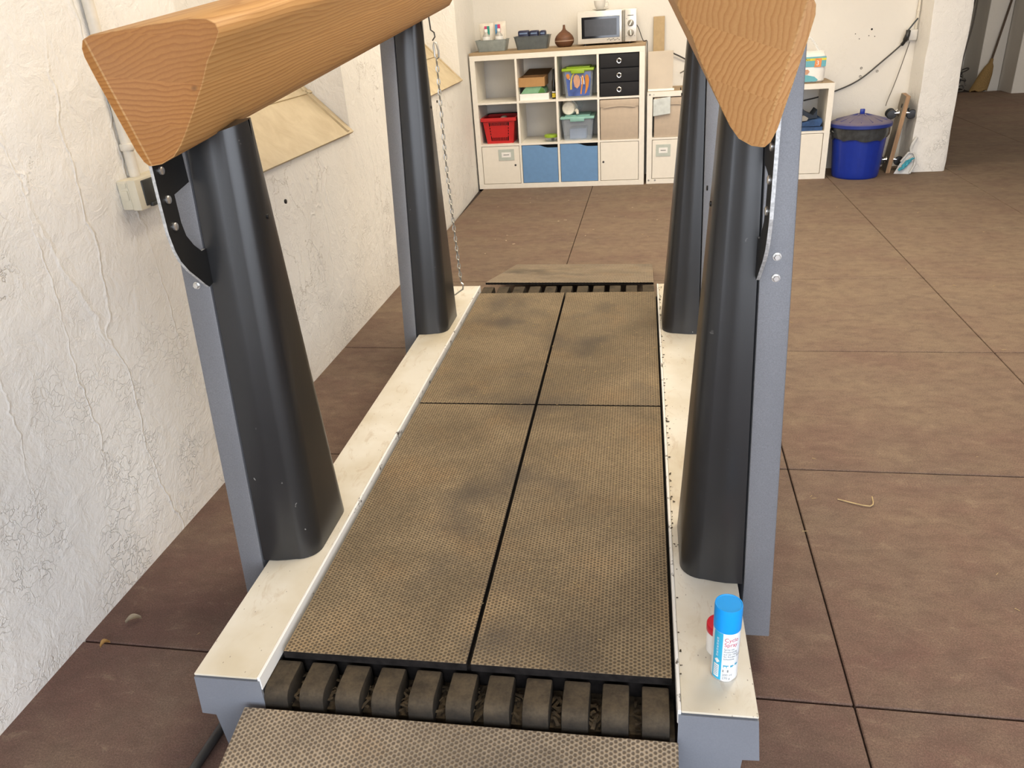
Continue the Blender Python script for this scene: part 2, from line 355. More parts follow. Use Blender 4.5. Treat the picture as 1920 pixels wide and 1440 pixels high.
M['lime'] = simple('lime_plastic', (0.27, 0.42, 0.02), 0.4, var=0.06)
M['teal_lid'] = simple('pale_teal_plastic', (0.24, 0.46, 0.41), 0.4, var=0.05)
M['green_book'] = simple('pale_green_card', (0.20, 0.40, 0.24), 0.5, var=0.1)
M['green_dark'] = simple('dark_green_card', (0.06, 0.19, 0.03), 0.5, var=0.3, scale=12)
M['carton'] = simple('brown_cardboard', (0.42, 0.235, 0.09), 0.75, var=0.05)
M['carton_in'] = simple('dark_cardboard_inside', (0.17, 0.10, 0.045), 0.8)
M['wine'] = simple('dark_bottle_glass', (0.008, 0.009, 0.008), 0.12)
M['yellow'] = simple('yellow_label', (0.70, 0.55, 0.03), 0.5)
M['cotton'] = simple('cotton_white', (0.82, 0.78, 0.68), 0.85, bmp=0.4, bscale=80)
M['bluegrey'] = simple('blue_grey_contents', (0.17, 0.25, 0.42), 0.6, var=0.2, scale=10)
M['bluecloth'] = simple('blue_cloth', (0.030, 0.075, 0.19), 0.85, bmp=0.4, bscale=60, var=0.3)
M['navycloth'] = simple('navy_cloth', (0.025, 0.035, 0.055), 0.85, bmp=0.4, bscale=60)
M['greycloth'] = simple('grey_cloth', (0.30, 0.29, 0.27), 0.85, bmp=0.4, bscale=60)
M['bin_blue'] = simple('blue_bin_plastic', (0.006, 0.028, 0.29), 0.33, var=0.06)
def dusty_lid():
    m, nt, b = new_mat('dusty_blue_lid')
    co = objco(nt)
    nz = nd(nt, 'ShaderNodeSeparateXYZ', {0: nd(nt, 'ShaderNodeNewGeometry').outputs['Normal']}).outputs[2]
    d = mth(nt, 'MULTIPLY', ramp(nt, nz, [(0.5, 0.0), (0.9, 0.85)]), ramp(nt, noise(nt, co, 14, 4), [(0.2, 0.6), (0.7, 1.0)]))
    lnk(nt, mix(nt, d, (0.012, 0.03, 0.22), (0.19, 0.155, 0.165)), b.inputs['Base Color']); b.inputs['Roughness'].default_value = 0.5
    return m
M['lid'] = dusty_lid()
M['bag_black'] = simple('dark_bin_bag', (0.045, 0.05, 0.055), 0.22, bmp=0.8, bscale=22, var=0.3)
M['black_plastic'] = simple('black_plastic', (0.012, 0.012, 0.012), 0.35)
M['pan_grey'] = simple('pale_grey_plastic', (0.55, 0.55, 0.54), 0.4)
M['brush'] = simple('turquoise_bristle', (0.05, 0.32, 0.42), 0.8, var=0.35, scale=90, stretch=(1, 1, 0.1))
M['cable'] = simple('grey_black_cable', (0.045, 0.042, 0.040), 0.5)
M['cord'] = simple('thin_grey_cord', (0.14, 0.125, 0.105), 0.6)
M['conduit'] = simple('cream_painted_conduit', (0.72, 0.67, 0.57), 0.5, var=0.08)
M['socket'] = simple('cream_socket_plastic', (0.68, 0.63, 0.49), 0.45, var=0.04)
M['socket_grey'] = simple('light_grey_socket', (0.66, 0.64, 0.60), 0.45, var=0.04)
M['socket_dark'] = simple('dark_socket_plastic', (0.04, 0.042, 0.04), 0.35)
M['broom_bristle'] = simple('straw_bristle', (0.26, 0.165, 0.060), 0.9, var=0.5, scale=50, stretch=(8, 8, 0.6), bmp=0.8, bscale=120)
M['broom_stick'] = simple('dark_broomstick', (0.085, 0.055, 0.032), 0.6)
M['spray_blue'] = simple('bright_blue_cap', (0.005, 0.33, 0.86), 0.35, var=0.02)
M['label_blue'] = simple('cyan_label', (0.03, 0.42, 0.66), 0.4, var=0.03)
M['can_white'] = simple('white_can_label', (0.78, 0.82, 0.85), 0.3, var=0.02)
M['alu'] = simple('aluminium', (0.72, 0.72, 0.72), 0.25, 0.9)
M['red_lid'] = simple('red_screw_lid', (0.60, 0.008, 0.03), 0.35, var=0.04)
M['straw'] = simple('straw_bits', (0.42, 0.31, 0.15), 0.9, var=0.3)
M['pale_bits'] = simple('pale_shavings', (0.50, 0.40, 0.28), 0.9, var=0.3)
M['leaf'] = simple('dry_leaf', (0.50, 0.42, 0.30), 0.85, var=0.2)
M['leaf_tan'] = simple('tan_leaf', (0.55, 0.34, 0.12), 0.85, var=0.2)
M['pack_teal'] = simple('light_blue_pack', (0.12, 0.40, 0.47), 0.35, var=0.04)
M['pack_yellow'] = simple('yellow_band', (0.66, 0.60, 0.04), 0.4)
M['pack_orange'] = simple('orange_panel', (0.72, 0.25, 0.06), 0.4)
M['skin_print'] = simple('printed_skin_tone', (0.60, 0.33, 0.20), 0.5)
M['fish_blue'] = simple('fish_print_blue', (0.065, 0.115, 0.36), 0.35, var=0.35, scale=14)
M['fish_orange'] = simple('fish_print_orange', (0.62, 0.24, 0.04), 0.4)
M['fish_peach'] = simple('fish_print_peach', (0.60, 0.33, 0.21), 0.4)
M['fish_yellow'] = simple('fish_print_yellow', (0.60, 0.45, 0.10), 0.4)
M['sheet'] = simple('beige_hard_sheet', (0.56, 0.48, 0.38), 0.45, var=0.06, scale=6)

# ---------------------------------------------------------------- geometry helpers
def bm_new(): return bmesh.new()
def add_box(bm, x0, x1, y0, y1, z0, z1, bev=0.0, seg=2):
    vs = [bm.verts.new(p) for p in ((x0,y0,z0),(x1,y0,z0),(x1,y1,z0),(x0,y1,z0),(x0,y0,z1),(x1,y0,z1),(x1,y1,z1),(x0,y1,z1))]
    fs = [bm.faces.new([vs[i] for i in f]) for f in ((3,2,1,0),(4,5,6,7),(0,1,5,4),(1,2,6,5),(2,3,7,6),(3,0,4,7))]
    if bev:
        es = list({e for f in fs for e in f.edges})
        bmesh.ops.bevel(bm, geom=es, offset=bev, segments=seg, profile=0.5, affect='EDGES')
    return bm
def box(*a, **k): return add_box(bm_new(), *a, **k)
def add_lathe(bm, prof, n=24, c=(0, 0, 0), axis='Z'):
    rings = []
    for r, h in prof:
        ring = []
        for i in range(n):
            a = 2*PI*i/n
            p = (r*math.cos(a), r*math.sin(a), h)
            if axis == 'Y': p = (p[0], p[2], p[1])
            if axis == 'X': p = (p[2], p[0], p[1])
            ring.append(bm.verts.new((p[0]+c[0], p[1]+c[1], p[2]+c[2])))
        rings.append(ring)
    for a, b in zip(rings, rings[1:]):
        for i in range(n):
            j = (i+1) % n
            bm.faces.new((a[i], a[j], b[j], b[i]))
    for ring, rev in ((rings[0], True), (rings[-1], False)):
        bm.faces.new(ring[::-1] if rev else ring)
    bmesh.ops.remove_doubles(bm, verts=bm.verts[:], dist=1e-6)
    return bm
def lathe(*a, **k):
    bm = add_lathe(bm_new(), *a, **k); bmesh.ops.recalc_face_normals(bm, faces=bm.faces[:]); return bm
def add_tube(bm, pts, r, n=8, closed=False):
    pts = [Vector(p) for p in pts]; N = len(pts); rings = []; prev = None
    for i, p in enumerate(pts):
        if closed: d = pts[(i+1) % N] - pts[i-1]
        else: d = pts[min(i+1, N-1)] - pts[max(i-1, 0)]
        d.normalize()
        if prev is None:
            a = d.orthogonal().normalized()
        else:
            a = (prev - d*prev.dot(d)).normalized()
        prev = a; b_ = d.cross(a)
        rad = r[i] if isinstance(r, (list, tuple)) else r
        rings.append([bm.verts.new(p + (a*math.cos(2*PI*k/n) + b_*math.sin(2*PI*k/n))*rad) for k in range(n)])
    m = N if closed else N-1
    for i in range(m):
        A, B = rings[i], rings[(i+1) % N]
        for k in range(n):
            bm.faces.new((A[k], A[(k+1) % n], B[(k+1) % n], B[k]))
    if not closed:
        bm.faces.new(rings[0][::-1]); bm.faces.new(rings[-1])
    return bm
def tube(*a, **k): return add_tube(bm_new(), *a, **k)
def add_prism(bm, poly, a, b, axis='Y'):
    """extrude a 2D polygon from a to b along an axis; poly in the two other axes in XYZ order"""
    def P(p, h):
        return {'X': (h, p[0], p[1]), 'Y': (p[0], h, p[1]), 'Z': (p[0], p[1], h)}[axis]
    A = [bm.verts.new(P(p, a)) for p in poly]; B = [bm.verts.new(P(p, b)) for p in poly]
    n = len(poly); fs = []
    for i in range(n):
        fs.append(bm.faces.new((A[i], A[(i+1) % n], B[(i+1) % n], B[i])))
    fs.append(bm.faces.new(A[::-1])); fs.append(bm.faces.new(B))
    bmesh.ops.recalc_face_normals(bm, faces=fs)
    return bm
def prism(*a, **k): return add_prism(bm_new(), *a, **k)
def spline(pts, n=6):
    pts = [Vector(p) for p in pts]; out = []
    for i in range(len(pts)-1):
        p0, p1, p2, p3 = pts[max(i-1, 0)], pts[i], pts[i+1], pts[min(i+2, len(pts)-1)]
        for k in range(n):
            t = k/n
            out.append(0.5*((2*p1) + (p2-p0)*t + (2*p0-5*p1+4*p2-p3)*t*t + (3*p1-p0-3*p2+p3)*t**3))
    out.append(pts[-1]); return out
def obj(name, bm, mat, parent=None, smooth=False, label=None):
    me = bpy.data.meshes.new(name); bm.to_mesh(me); bm.free()
    for mm in (mat if isinstance(mat, (list, tuple)) else [mat]): me.materials.append(M[mm] if isinstance(mm, str) else mm)
    if smooth:
        for p in me.polygons: p.use_smooth = True
        try: me.set_sharp_from_angle(angle=math.radians(38))
        except Exception: pass
    o = bpy.data.objects.new(name, me); C.objects.link(o)
    if parent: o.parent = parent
    if label: o['label'] = label
    return o
def inst(src, name, parent, loc=(0, 0, 0), rot=(0, 0, 0)):
    o = src.copy(); o.name = name; C.objects.link(o); o.parent = parent; o.location = loc; o.rotation_euler = rot
    return o
def thing(name, label, cat, loc=(0, 0, 0), rz=0.0, group=None):
    o = bpy.data.objects.new(name, None); o.empty_display_size = 0.05; C.objects.link(o)
    o.location = loc; o.rotation_euler = (0, 0, rz); return tag(o, label, cat, group)
def tag(o, label, cat, group=None):
    o['label'] = label; o['category'] = cat; o['kind'] = 'thing'
    if group: o['group'] = group
    return o
def struct(name, bm, mat, parent=None, smooth=False):
    o = obj(name, bm, mat, parent, smooth)
    o['kind'] = 'structure'; return o
def stuff(o, label=None, cat=None):
    o['kind'] = 'stuff'
    if label: o['label'] = label
    if cat: o['category'] = cat
    return o
def text_mesh(body, size, align='LEFT', extrude=0.0):
    cu = bpy.data.curves.new('text', 'FONT'); cu.body = body; cu.size = size; cu.align_x = align; cu.extrude = extrude
    cu.resolution_u = 3
    o = bpy.data.objects.new('text', cu); C.objects.link(o)
    dg = bpy.context.evaluated_depsgraph_get(); dg.update()
    me = bpy.data.meshes.new_from_object(o.evaluated_get(dg))
    bpy.data.objects.remove(o); bm = bm_new(); bm.from_mesh(me); bpy.data.meshes.remove(me)
    return bm

# ---------------------------------------------------------------- the room
fl = struct('floor', box(-0.2, 9.2, -9.2, 6.4, -0.12, -0.022), 'floor_base')
PX, PY = 1.0055, 1.0028
tile_src = None
for i in range(-1, 8):
    for j in range(-9, 6):
        x0 = 1.0385 + PX*(i-1+0); y0 = -0.612 + PY*j
        if i == -1: continue
        if tile_src is None:
            tile_src = obj('floor_tile', box(0.0022, PX-0.0022, 0.0028, PY-0.0028, -0.024, 0.0, bev=0.0025, seg=1), 'floor', fl)
            tile_src.location = (x0, y0, 0)
        else:
            t = inst(tile_src, 'floor_tile', fl, (x0, y0, 0))
# left wall with two niches whose sills slope
def wx(y): return 0.048 if y < -2.2 else 0.048 - (y+2.2)*0.078/2.65
def lw():
    bm = bm_new()
    ys = [-9.0, -4.45, -3.10, -2.2, -1.75, -0.355, 0.45]
    def q(*p):
        bm.faces.new([bm.verts.new(x) for x in p])
    H = 3.0
    def pan(y0, y1, z0, z1): q((wx(y0), y0, z0), (wx(y1), y1, z0), (wx(y1), y1, z1), (wx(y0), y0, z1))
    n1 = (-4.45, -3.10); n2 = (-1.75, -0.355); zs, zt, dp = 0.972, 2.3, 0.30
    for a, b in zip(ys, ys[1:]):
        if (a, b) in (n1, n2):
            pan(a, b, -0.05, zs); pan(a, b, zt, H)
            # jambs, head and back of the niche
            for y in (a, b):
                q((wx(y), y, zs), (wx(y)-dp, y, zs+dp), (wx(y)-dp, y, zt), (wx(y), y, zt))
            q((wx(a), a, zt), (wx(a)-dp, a, zt), (wx(b)-dp, b, zt), (wx(b), b, zt))
            q((wx(a)-dp, a, zs+dp), (wx(b)-dp, b, zs+dp), (wx(b)-dp, b, zt), (wx(a)-dp, a, zt))
            q((wx(a), a, zs), (wx(b), b, zs), (wx(b)-dp, b, zs+dp), (wx(a)-dp, a, zs+dp))
        else: pan(a, b, -0.05, H)
    # outer skin so the wall has thickness
    q((-0.45, -9.0, -0.05), (-0.45, 0.45, -0.05), (-0.45, 0.45, H), (-0.45, -9.0, H))
    bmesh.ops.remove_doubles(bm, verts=bm.verts[:], dist=1e-5)
    bmesh.ops.recalc_face_normals(bm, faces=bm.faces[:])
    return bm
wl = struct('wall_left', lw(), 'plaster')
for (a, b), nm in (((-4.45, -3.10), 'window_sill'), ((-1.75, -0.355), 'window_sill')):
    bm = bm_new()
    x0a, x0b = wx(a), wx(b); th = 0.012
    P = [(x0a+0.012, a+.004, 0.966), (x0b+0.012, b-.004, 0.966), (x0b-0.295, b-.004, 1.273), (x0a-0.295, a+.004, 1.273)]
    A = [bm.verts.new(p) for p in P]; B = [bm.verts.new((p[0]+th*.7, p[1], p[2]+th*.7)) for p in P]
    bm.faces.new(A[::-1]); bm.faces.new(B)
    for i in range(4): bm.faces.new((A[i], A[(i+1) % 4], B[(i+1) % 4], B[i]))
    # a raised cross batten and an edge strip
    obj(nm, bm, 'sill', wl, label='beige sloping window sill')
    for f0, f1, ya, yb in ((.62, .66, a+.01, b-.01), (.02, .98, b-.075, b-.055)):
        s = bm_new()
        P = [(wx(y)+.014-.307*f, y, .968+.307*f) for y, f in ((ya, f0), (yb, f0), (yb, f1), (ya, f1))]
        A = [s.verts.new((p[0]+.006, p[1], p[2]+.006)) for p in P]; B = [s.verts.new((p[0]+.013, p[1], p[2]+.013)) for p in P]
        s.faces.new(A[::-1]); s.faces.new(B)
        for i in range(4): s.faces.new((A[i], A[(i+1) % 4], B[(i+1) % 4], B[i]))
        obj('sill_strip', s, 'sill', wl)
struct('wall_back', box(-0.45, 3.99, 0.45, 0.75, -0.05, 3.0), 'plaster_back')
# pier with a slightly ragged arris
def pier():
    bm = bm_new(); rows = 26; prev = None
    rnd = random.Random(3)
    for k in range(rows+1):
        z = -0.03 + 3.03*k/rows
        j = lambda a=0.006: rnd.uniform(-a, a)
        foot = 0.018*max(0, 1-z/0.5)
        ring = [bm.verts.new(p) for p in ((3.722+j()-foot*.3, 0.193+j(.004)-foot, z), (3.76, 0.188+j(.004)-foot, z), (3.87, 0.190+j(.004)-foot, z), (3.985, 0.190+j(.004)-foot, z), (4.008+j()+foot*.3, 0.196+j(.004), z), (4.01+j()+foot*.3, 0.45, z), (4.01, 0.80, z), (3.70, 0.80, z), (3.70+j(.003), 0.33, z))]
        if prev:
            n = len(ring)
            for i in range(n): bm.faces.new((prev[i], prev[(i+1) % n], ring[(i+1) % n], ring[i]))
        prev = ring
    return bm
struct('wall_pier', pier(), 'plaster_pier', smooth=True)
struct('wall_far', box(3.6, 9.2, 6.1, 6.4, -0.05, 3.0), 'plaster_back')
struct('wall_right', box(8.9, 9.2, -9.0, 6.4, -0.05, 3.0), 'plaster_back')
struct('wall_passage', box(3.7, 4.0, 0.75, 6.1, -0.05, 3.0), 'plaster_back')
struct('trim_1', box(6.03, 6.33, 5.50, 6.12, -0.05, 3.0, bev=0.01), 'plaster_back')
struct('trim_2', box(6.335, 7.1, 5.05, 6.12, -0.05, 3.0, bev=0.01), 'plaster_back')
struct('trim_3', box(5.35, 5.72, 5.75, 6.12, -0.05, 3.0, bev=0.01), 'plaster_back')
struct('ceiling', box(-0.45, 9.2, -9.2, 6.4, 3.0, 3.2), 'ceiling')
bm = bm_new()
add_box(bm, -0.45, DOOR_X0, -9.2, -9.0, -0.05, 3.0); add_box(bm, DOOR_X1, 9.2, -9.2, -9.0, -0.05, 3.0); add_box(bm, DOOR_X0, DOOR_X1, -9.2, -9.0, DOOR_H, 3.0)
struct('wall_front', bm, 'plaster_back')
struct('ground', box(-14, 22, -30, -9.2, -0.16, -0.03), 'concrete')

# ---------------------------------------------------------------- the horse platform
HR = 0.229
plat = thing('horse_platform', 'grey steel horse platform with rubber mats, four posts and two triangular wooden beams', 'exercise platform', (1.1, -3.5, 0), 0.0146)
CX = 0.059
def X(s, r): return CX + s*r
def sx_box(bm, s, r0, r1, *a, **k):
    x0, x1 = sorted((X(s, r0), X(s, r1))); return add_box(bm, x0, x1, *a, **k)
Y0, Y1 = -2.387, 0.151
for s in (-1, 1):
    bm = bm_new()
    sx_box(bm, s, 0.446, 0.592, Y0, Y1, 0.108, HR-0.004)
    sx_box(bm, s, 0.446, 0.562, Y0, Y1, 0.0, 0.108)
    rail = obj('side_rail', bm, 'steel', plat)
    bm = bm_new(); sx_box(bm, s, 0.4475, 0.594, Y0-0.004, Y1+.002, HR-0.005, HR, bev=0.0012, seg=1)
    obj('top_sheet', bm, 'rail', rail, label='scuffed white top sheet')
    bm = bm_new(); sx_box(bm, s, 0.440, 0.4472, Y0-0.004, Y1+.002, HR-0.035, HR+0.0015, bev=0.002)
    obj('inner_lip', bm, 'lip', rail, label='chipped white inner edge')
    # stepped end plate at the front and the back
    for ye, d in ((Y0, -1), (Y1, 1)):
        pl = [(X(s, 0.594), HR-0.008), (X(s, 0.603), 0.110), (X(s, 0.570), 0.108), (X(s, 0.563), 0.012), (X(s, 0.552), 0.0), (X(s, 0.442), 0.0), (X(s, 0.442), HR-0.008)]
        e = obj('end_plate', prism(pl, ye+d*0.0005, ye+d*0.0065, 'Y'), 'end_plate', rail, label='scratched blue-grey steel end plate')
# deck below the mats and trays under the tread blocks
obj('deck', box(X(-1, .44), X(1, .44), -2.285, 0.068, 0.10, 0.194), 'edge_rubber', plat, label='dark deck under the mats')
for ya, yb in ((-2.382, -2.286), (0.069, 0.150)):
    o = obj('tread_tray', box(X(-1, .438), X(1, .438), ya, yb, 0.085, 0.142), 'dirt', plat, label='dirt-filled tray under the tread blocks')
for k, (xa, xb, ya, yb) in enumerate(((-.371, .0535, -2.298, -1.0985), (.0625, .492, -2.298, -1.0985), (-.371, .0535, -1.0915, .079), (.0625, .492, -1.0915, .079))):
    bm = box(xa, xb, ya, yb, 0.1945, HR-0.013, bev=0.002)
    bm.faces.ensure_lookup_table()
    for f in bm.faces:
        if abs(f.normal.z) < 0.5: f.material_index = 1
    obj('rubber_mat', bm, ['mat', 'edge_rubber'], plat)
def block_bm(length, flip):
    bm = bm_new(); h = 0.085; L = length; R = 0.030
    prof = [(0.0, 0.0), (0.0, h-0.004), (0.004, h)]
    for k in range(0, 6):
        a = PI/2*k/5; prof.append((L-R+R*math.sin(a), h-R+R*math.cos(a)))
    prof.append((L+0.006, 0.0))
    poly = [((-p[0]) if not flip else p[0], p[1]) for p in prof]
    add_prism(bm, poly, -0.028, 0.028, 'X')
    es = [e for e in bm.edges if abs(e.verts[0].co.x-e.verts[1].co.x) < 1e-5 and min(e.verts[0].co.z, e.verts[1].co.z) > 0.002]
    bmesh.ops.bevel(bm, geom=es, offset=0.004, segments=2, profile=0.5, affect='EDGES')
    return bm
for y, L, fl_ in ((-2.2995, 0.094, False), (0.0805, 0.182, True)):
    src = None
    for k in range(11):
        x = -0.356 + 0.0814*k
        if src is None:
            src = obj('tread_block', block_bm(L, fl_), 'block', plat, True); src.location = (x, y, 0.108)
        else: inst(src, 'tread_block', plat, (x, y, 0.108))
# posts
BD = {-1: Vector((0.044, 1, 0.115)), 1: Vector((-0.036, 1, 0.115))}
APX = {-1: Vector((-0.510, -2.1, 1.257)), 1: Vector((0.620, -2.1, 1.247))}
def lerp(a, b, t): return a + (b-a)*t
# x of the plate's outer side, the plate/cover joint and the cover's inner face at z=.23 and z=1.28
PX_ = {(-1, True): (-.615, -.604, -.553, -.540, -.408, -.413), (1, True): (.732, .713, .667, .650, .521, .569),
       (-1, False): (-.601, -.578, -.547, -.520, -.412, -.412), (1, False): (.730, .722, .661, .652, .511, .577)}
def post(s, front):
    yf0, yf1, yr0, yr1 = (-2.012, -1.925, -1.730, -1.800) if front else (-0.488, -0.395, -0.205, -0.275)
    o0, o1, j0, j1, c0, c1 = PX_[(s, front)]
    zapex = APX[s].z + 0.115*((yf1+yr1)/2+2.1)
    def prm(z):
        t = (z-0.23)/1.05
        return lerp(yf0, yf1, t), lerp(yr0, yr1, t), lerp(o0, o1, t), lerp(j0, j1, t), lerp(c0, c1, t)
    bm = bm_new(); prev = None
    for z in (0.085, 0.23, 0.6, 1.0, zapex+0.165):
        yf, yr, xo, xj, xc = prm(z)
        if z < .2: xj = X(s, 0.6045); xj = xj if abs(xj-CX) < abs(xo-CX)-.02 else xo-s*.03
        ring = [bm.verts.new((x, y, z)) for x, y in ((xj, yf), (xo, yf), (xo, yr), (xj, yr))]
        if prev:
            for i in range(4): bm.faces.new((prev[i], prev[(i+1) % 4], ring[(i+1) % 4], ring[i]))
        else: bm.faces.new(ring[::-1])
        prev = ring
    bm.faces.new(prev); bmesh.ops.recalc_face_normals(bm, faces=bm.faces[:])
    es = [e for e in bm.edges if abs(e.verts[0].co.z-e.verts[1].co.z) > 0.01]
    bmesh.ops.bevel(bm, geom=es, offset=0.003, segments=2, profile=0.5, affect='EDGES')
    p = obj('post', bm, 'steel', plat, True)
    # curved black cover
    bm = bm_new(); prev = None
    for z in [HR+0.001+(zapex+0.012-HR)*k/10 for k in (0, 1, 2, 3, 4, 5, 6, 7, 8, 9, 10)]:
        yf, yr, xo, xj, xc = prm(z)
        xs = xj - s*0.004; wd = abs(xs-xc); R = min(0.055, wd*.42)
        pts = [(xs, yf+.002), (xs-s*wd*.26, yf+0.002), (xs-s*wd*.44, yf+0.006)]
        for k in range(0, 9):
            a = PI/2*k/8; pts.append((xc+s*(R-R*math.sin(a)), yf+0.012+R-R*math.cos(a)))
        for k in range(0, 9):
            a = PI/2*k/8; pts.append((xc+s*(R-R*math.cos(a)), yr-0.012-R+R*math.sin(a)))
        pts += [(xs-s*wd*.44, yr-0.006), (xs-s*wd*.26, yr-.002), (xs, yr-.002)]
        if abs(z-(zapex+0.013)) < 1e-4:
            ring = [bm.verts.new((x, y, APX[s].z+.115*(y+2.1)+.004+((.23 if s == -1 else .36) if front else 0.02)*abs(x-(APX[s].x+BD[s].x*(y+2.1))))) for x, y in pts]
        else: ring = [bm.verts.new((x, y, z)) for x, y in pts]
        if prev:
            n = len(ring)
            for i in range(n): bm.faces.new((prev[i], prev[(i+1) % n], ring[(i+1) % n], ring[i]))
        else: bm.faces.new(ring[::-1])
        prev = ring
    bm.faces.new(prev); bmesh.ops.recalc_face_normals(bm, faces=bm.faces[:])
    obj('cover', bm, 'cover', p, True, label='curved black plastic cover')
    # cover screws on the inner face
    for z, dy in ((1.10, 0.07), (1.11, 0.17)):
        zz = z + (0.0 if front else 0.05)
        yf, yr, xo, xj, xc = prm(zz)
        b = bm_new(); add_lathe(b, [(0.0055, 0), (0.0055, 0.003), (0.002, 0.004)], 8, (0, 0, 0), 'X')
        for v in b.verts: v.co.x = xc - s*v.co.x; v.co.y += yf+dy; v.co.z += zz
        bmesh.ops.recalc_face_normals(b, faces=b.faces[:])
        obj('screw', b, 'black_plastic', p, True)
    if front:
        yb = -1.945
        poly = [(-2.050, 1.335), (-2.058, 1.29), (-2.060, 1.235), (-2.062, 1.18), (-2.063, 1.115), (-2.056, 1.077), (-2.046, 1.052), (-2.026, 1.025), (-2.003, 1.003), (-1.978, 0.978), (-1.966, 0.968), (yb, 0.972), (yb, 1.050), (-1.962, 1.050), (-1.985, 1.070), (-2.004, 1.096), (-2.010, 1.125), (-2.009, 1.184), (yb, 1.197), (yb, 1.335)]
        xb = prm(1.1)[3]; x0, x1 = sorted((xb-s*.006, xb+s*.001))
        bm = prism(poly, x0, x1, 'X')
        inner = -s
        for f in bm.faces:
            if abs(f.normal.x) < 0.3: f.material_index = 1
        obj('bracket', bm, ['bracket', 'galv'], p, label='black curved steel bracket holding the beam')
        for y, z in ((-2.034, 1.238), (-2.036, 1.180), (-2.036, 1.124)):
            b = bm_new(); add_lathe(b, [(0.008, -0.004), (0.0085, 0.0), (0.0085, 0.006), (0.006, 0.0085)], 14, (0, 0, 0), 'X')
            for v in b.verts: v.co.x = xb-s*.006 - s*v.co.x*.6; v.co.y += y; v.co.z += z
            bmesh.ops.recalc_face_normals(b, faces=b.faces[:])
            obj('bolt', b, 'bolt', p, True)
        for z in (1.010, 0.967):
            yf = prm(z)[0]
            b = bm_new(); add_lathe(b, [(0.0085, 0.001), (0.0085, -0.002)], 16, (0, 0, 0), 'Y')
            add_lathe(b, [(0.0068, -0.002), (0.0068, -0.007), (0.0055, -0.0082)], 6, (0, 0, 0), 'Y')
            for v in b.verts: v.co.x += (prm(z)[2]+prm(z)[3])/2; v.co.y += yf; v.co.z += z
            bmesh.ops.recalc_face_normals(b, faces=b.faces[:])
            obj('bolt', b, 'bolt', p, True)
    return p
for s in (-1, 1):
    for f in (True, False): post(s, f)
# triangular wooden beams, near end cut obliquely on the inner side
def beam(s):
    d = BD[s].normalized(); side = Vector((-s, 0, 0)); upv = Vector((0, 0, 1))
    u = (side - d*side.dot(d)).normalized(); wv = u.cross(d) if s == -1 else d.cross(u)
    if wv.z < 0: wv = -wv
    prof = [(-0.004, 0.001), (-0.013, 0.009), (-0.022, 0.030), (-0.034, 0.08), (-0.054, 0.165), (-0.061, 0.200), (-0.060, 0.215), (-0.053, 0.228), (-0.040, 0.235), (0.04, 0.239), (0.105, 0.240), (0.124, 0.236), (0.136, 0.226), (0.139, 0.212), (0.132, 0.196), (0.114, 0.165), (0.100, 0.128), (0.078, 0.082), (0.062, 0.050), (0.050, 0.028), (0.036, 0.010), (0.016, 0.001)]
    L = 2.16
    bm = bm_new(); prev = None
    flip = s == 1
    for t in (0.0, 0.3, 1.0, 1.7, L-0.02, L):
        k = 1.0 if t < L-0.001 else 0.93
        ring = [bm.verts.new(((0.02+(a-0.02)*k), t, 0.13+(b-0.13)*k)) for a, b in prof]
        if prev:
            n = len(ring)
            for i in range(n): bm.faces.new((prev[i], prev[(i+1) % n], ring[(i+1) % n], ring[i]))
        else: bm.faces.new(ring)
        prev = ring
    bm.faces.new(prev[::-1]); bmesh.ops.recalc_face_normals(bm, faces=bm.faces[:])
    # oblique cut:  t = a u + b w + c
    for A_, B_, C_ in ((0.72, 0.158, -0.0015),):
        nrm = Vector((A_, -1.0, B_))
        res = bmesh.ops.bisect_plane(bm, geom=bm.verts[:]+bm.edges[:]+bm.faces[:], plane_co=(0, C_, 0), plane_no=nrm, clear_outer=True)
        ed = [e for e in res['geom_cut'] if isinstance(e, bmesh.types.BMEdge)]
        bmesh.ops.contextual_create(bm, geom=ed)
    bmesh.ops.recalc_face_normals(bm, faces=bm.faces[:])
    bm.normal_update()
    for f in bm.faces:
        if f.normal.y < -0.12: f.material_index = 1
    bmesh.ops.triangulate(bm, faces=[f for f in bm.faces if len(f.verts) > 4])
    ee = [e for e in bm.edges if len(e.link_faces) == 2 and e.calc_face_angle(0) > 0.35 and min(v.co.y for v in e.verts) < 0.35 and (e.link_faces[0].normal.y < -0.12 or e.link_faces[1].normal.y < -0.12)]
    try: bmesh.ops.bevel(bm, geom=ee, offset=0.0018, segments=2, profile=0.6, affect='EDGES')
    except Exception: pass
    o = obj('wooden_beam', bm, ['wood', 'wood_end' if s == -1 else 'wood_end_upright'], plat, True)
    mw = Matrix.Identity(4)
    for i in range(3): mw[i][0] = u[i]; mw[i][1] = d[i]; mw[i][2] = wv[i]; mw[i][3] = APX[s][i]
    if s == 1:
        pass
    o.matrix_local = mw
    if mw.to_3x3().determinant() < 0:
        # mirror the mesh instead of using a negative scale
        for v in o.data.vertices: v.co.x = -v.co.x
        o.data.flip_normals()
        for i in range(3): mw[i][0] = -u[i]
        o.matrix_local = mw
    return o
for s in (-1, 1): beam(s)

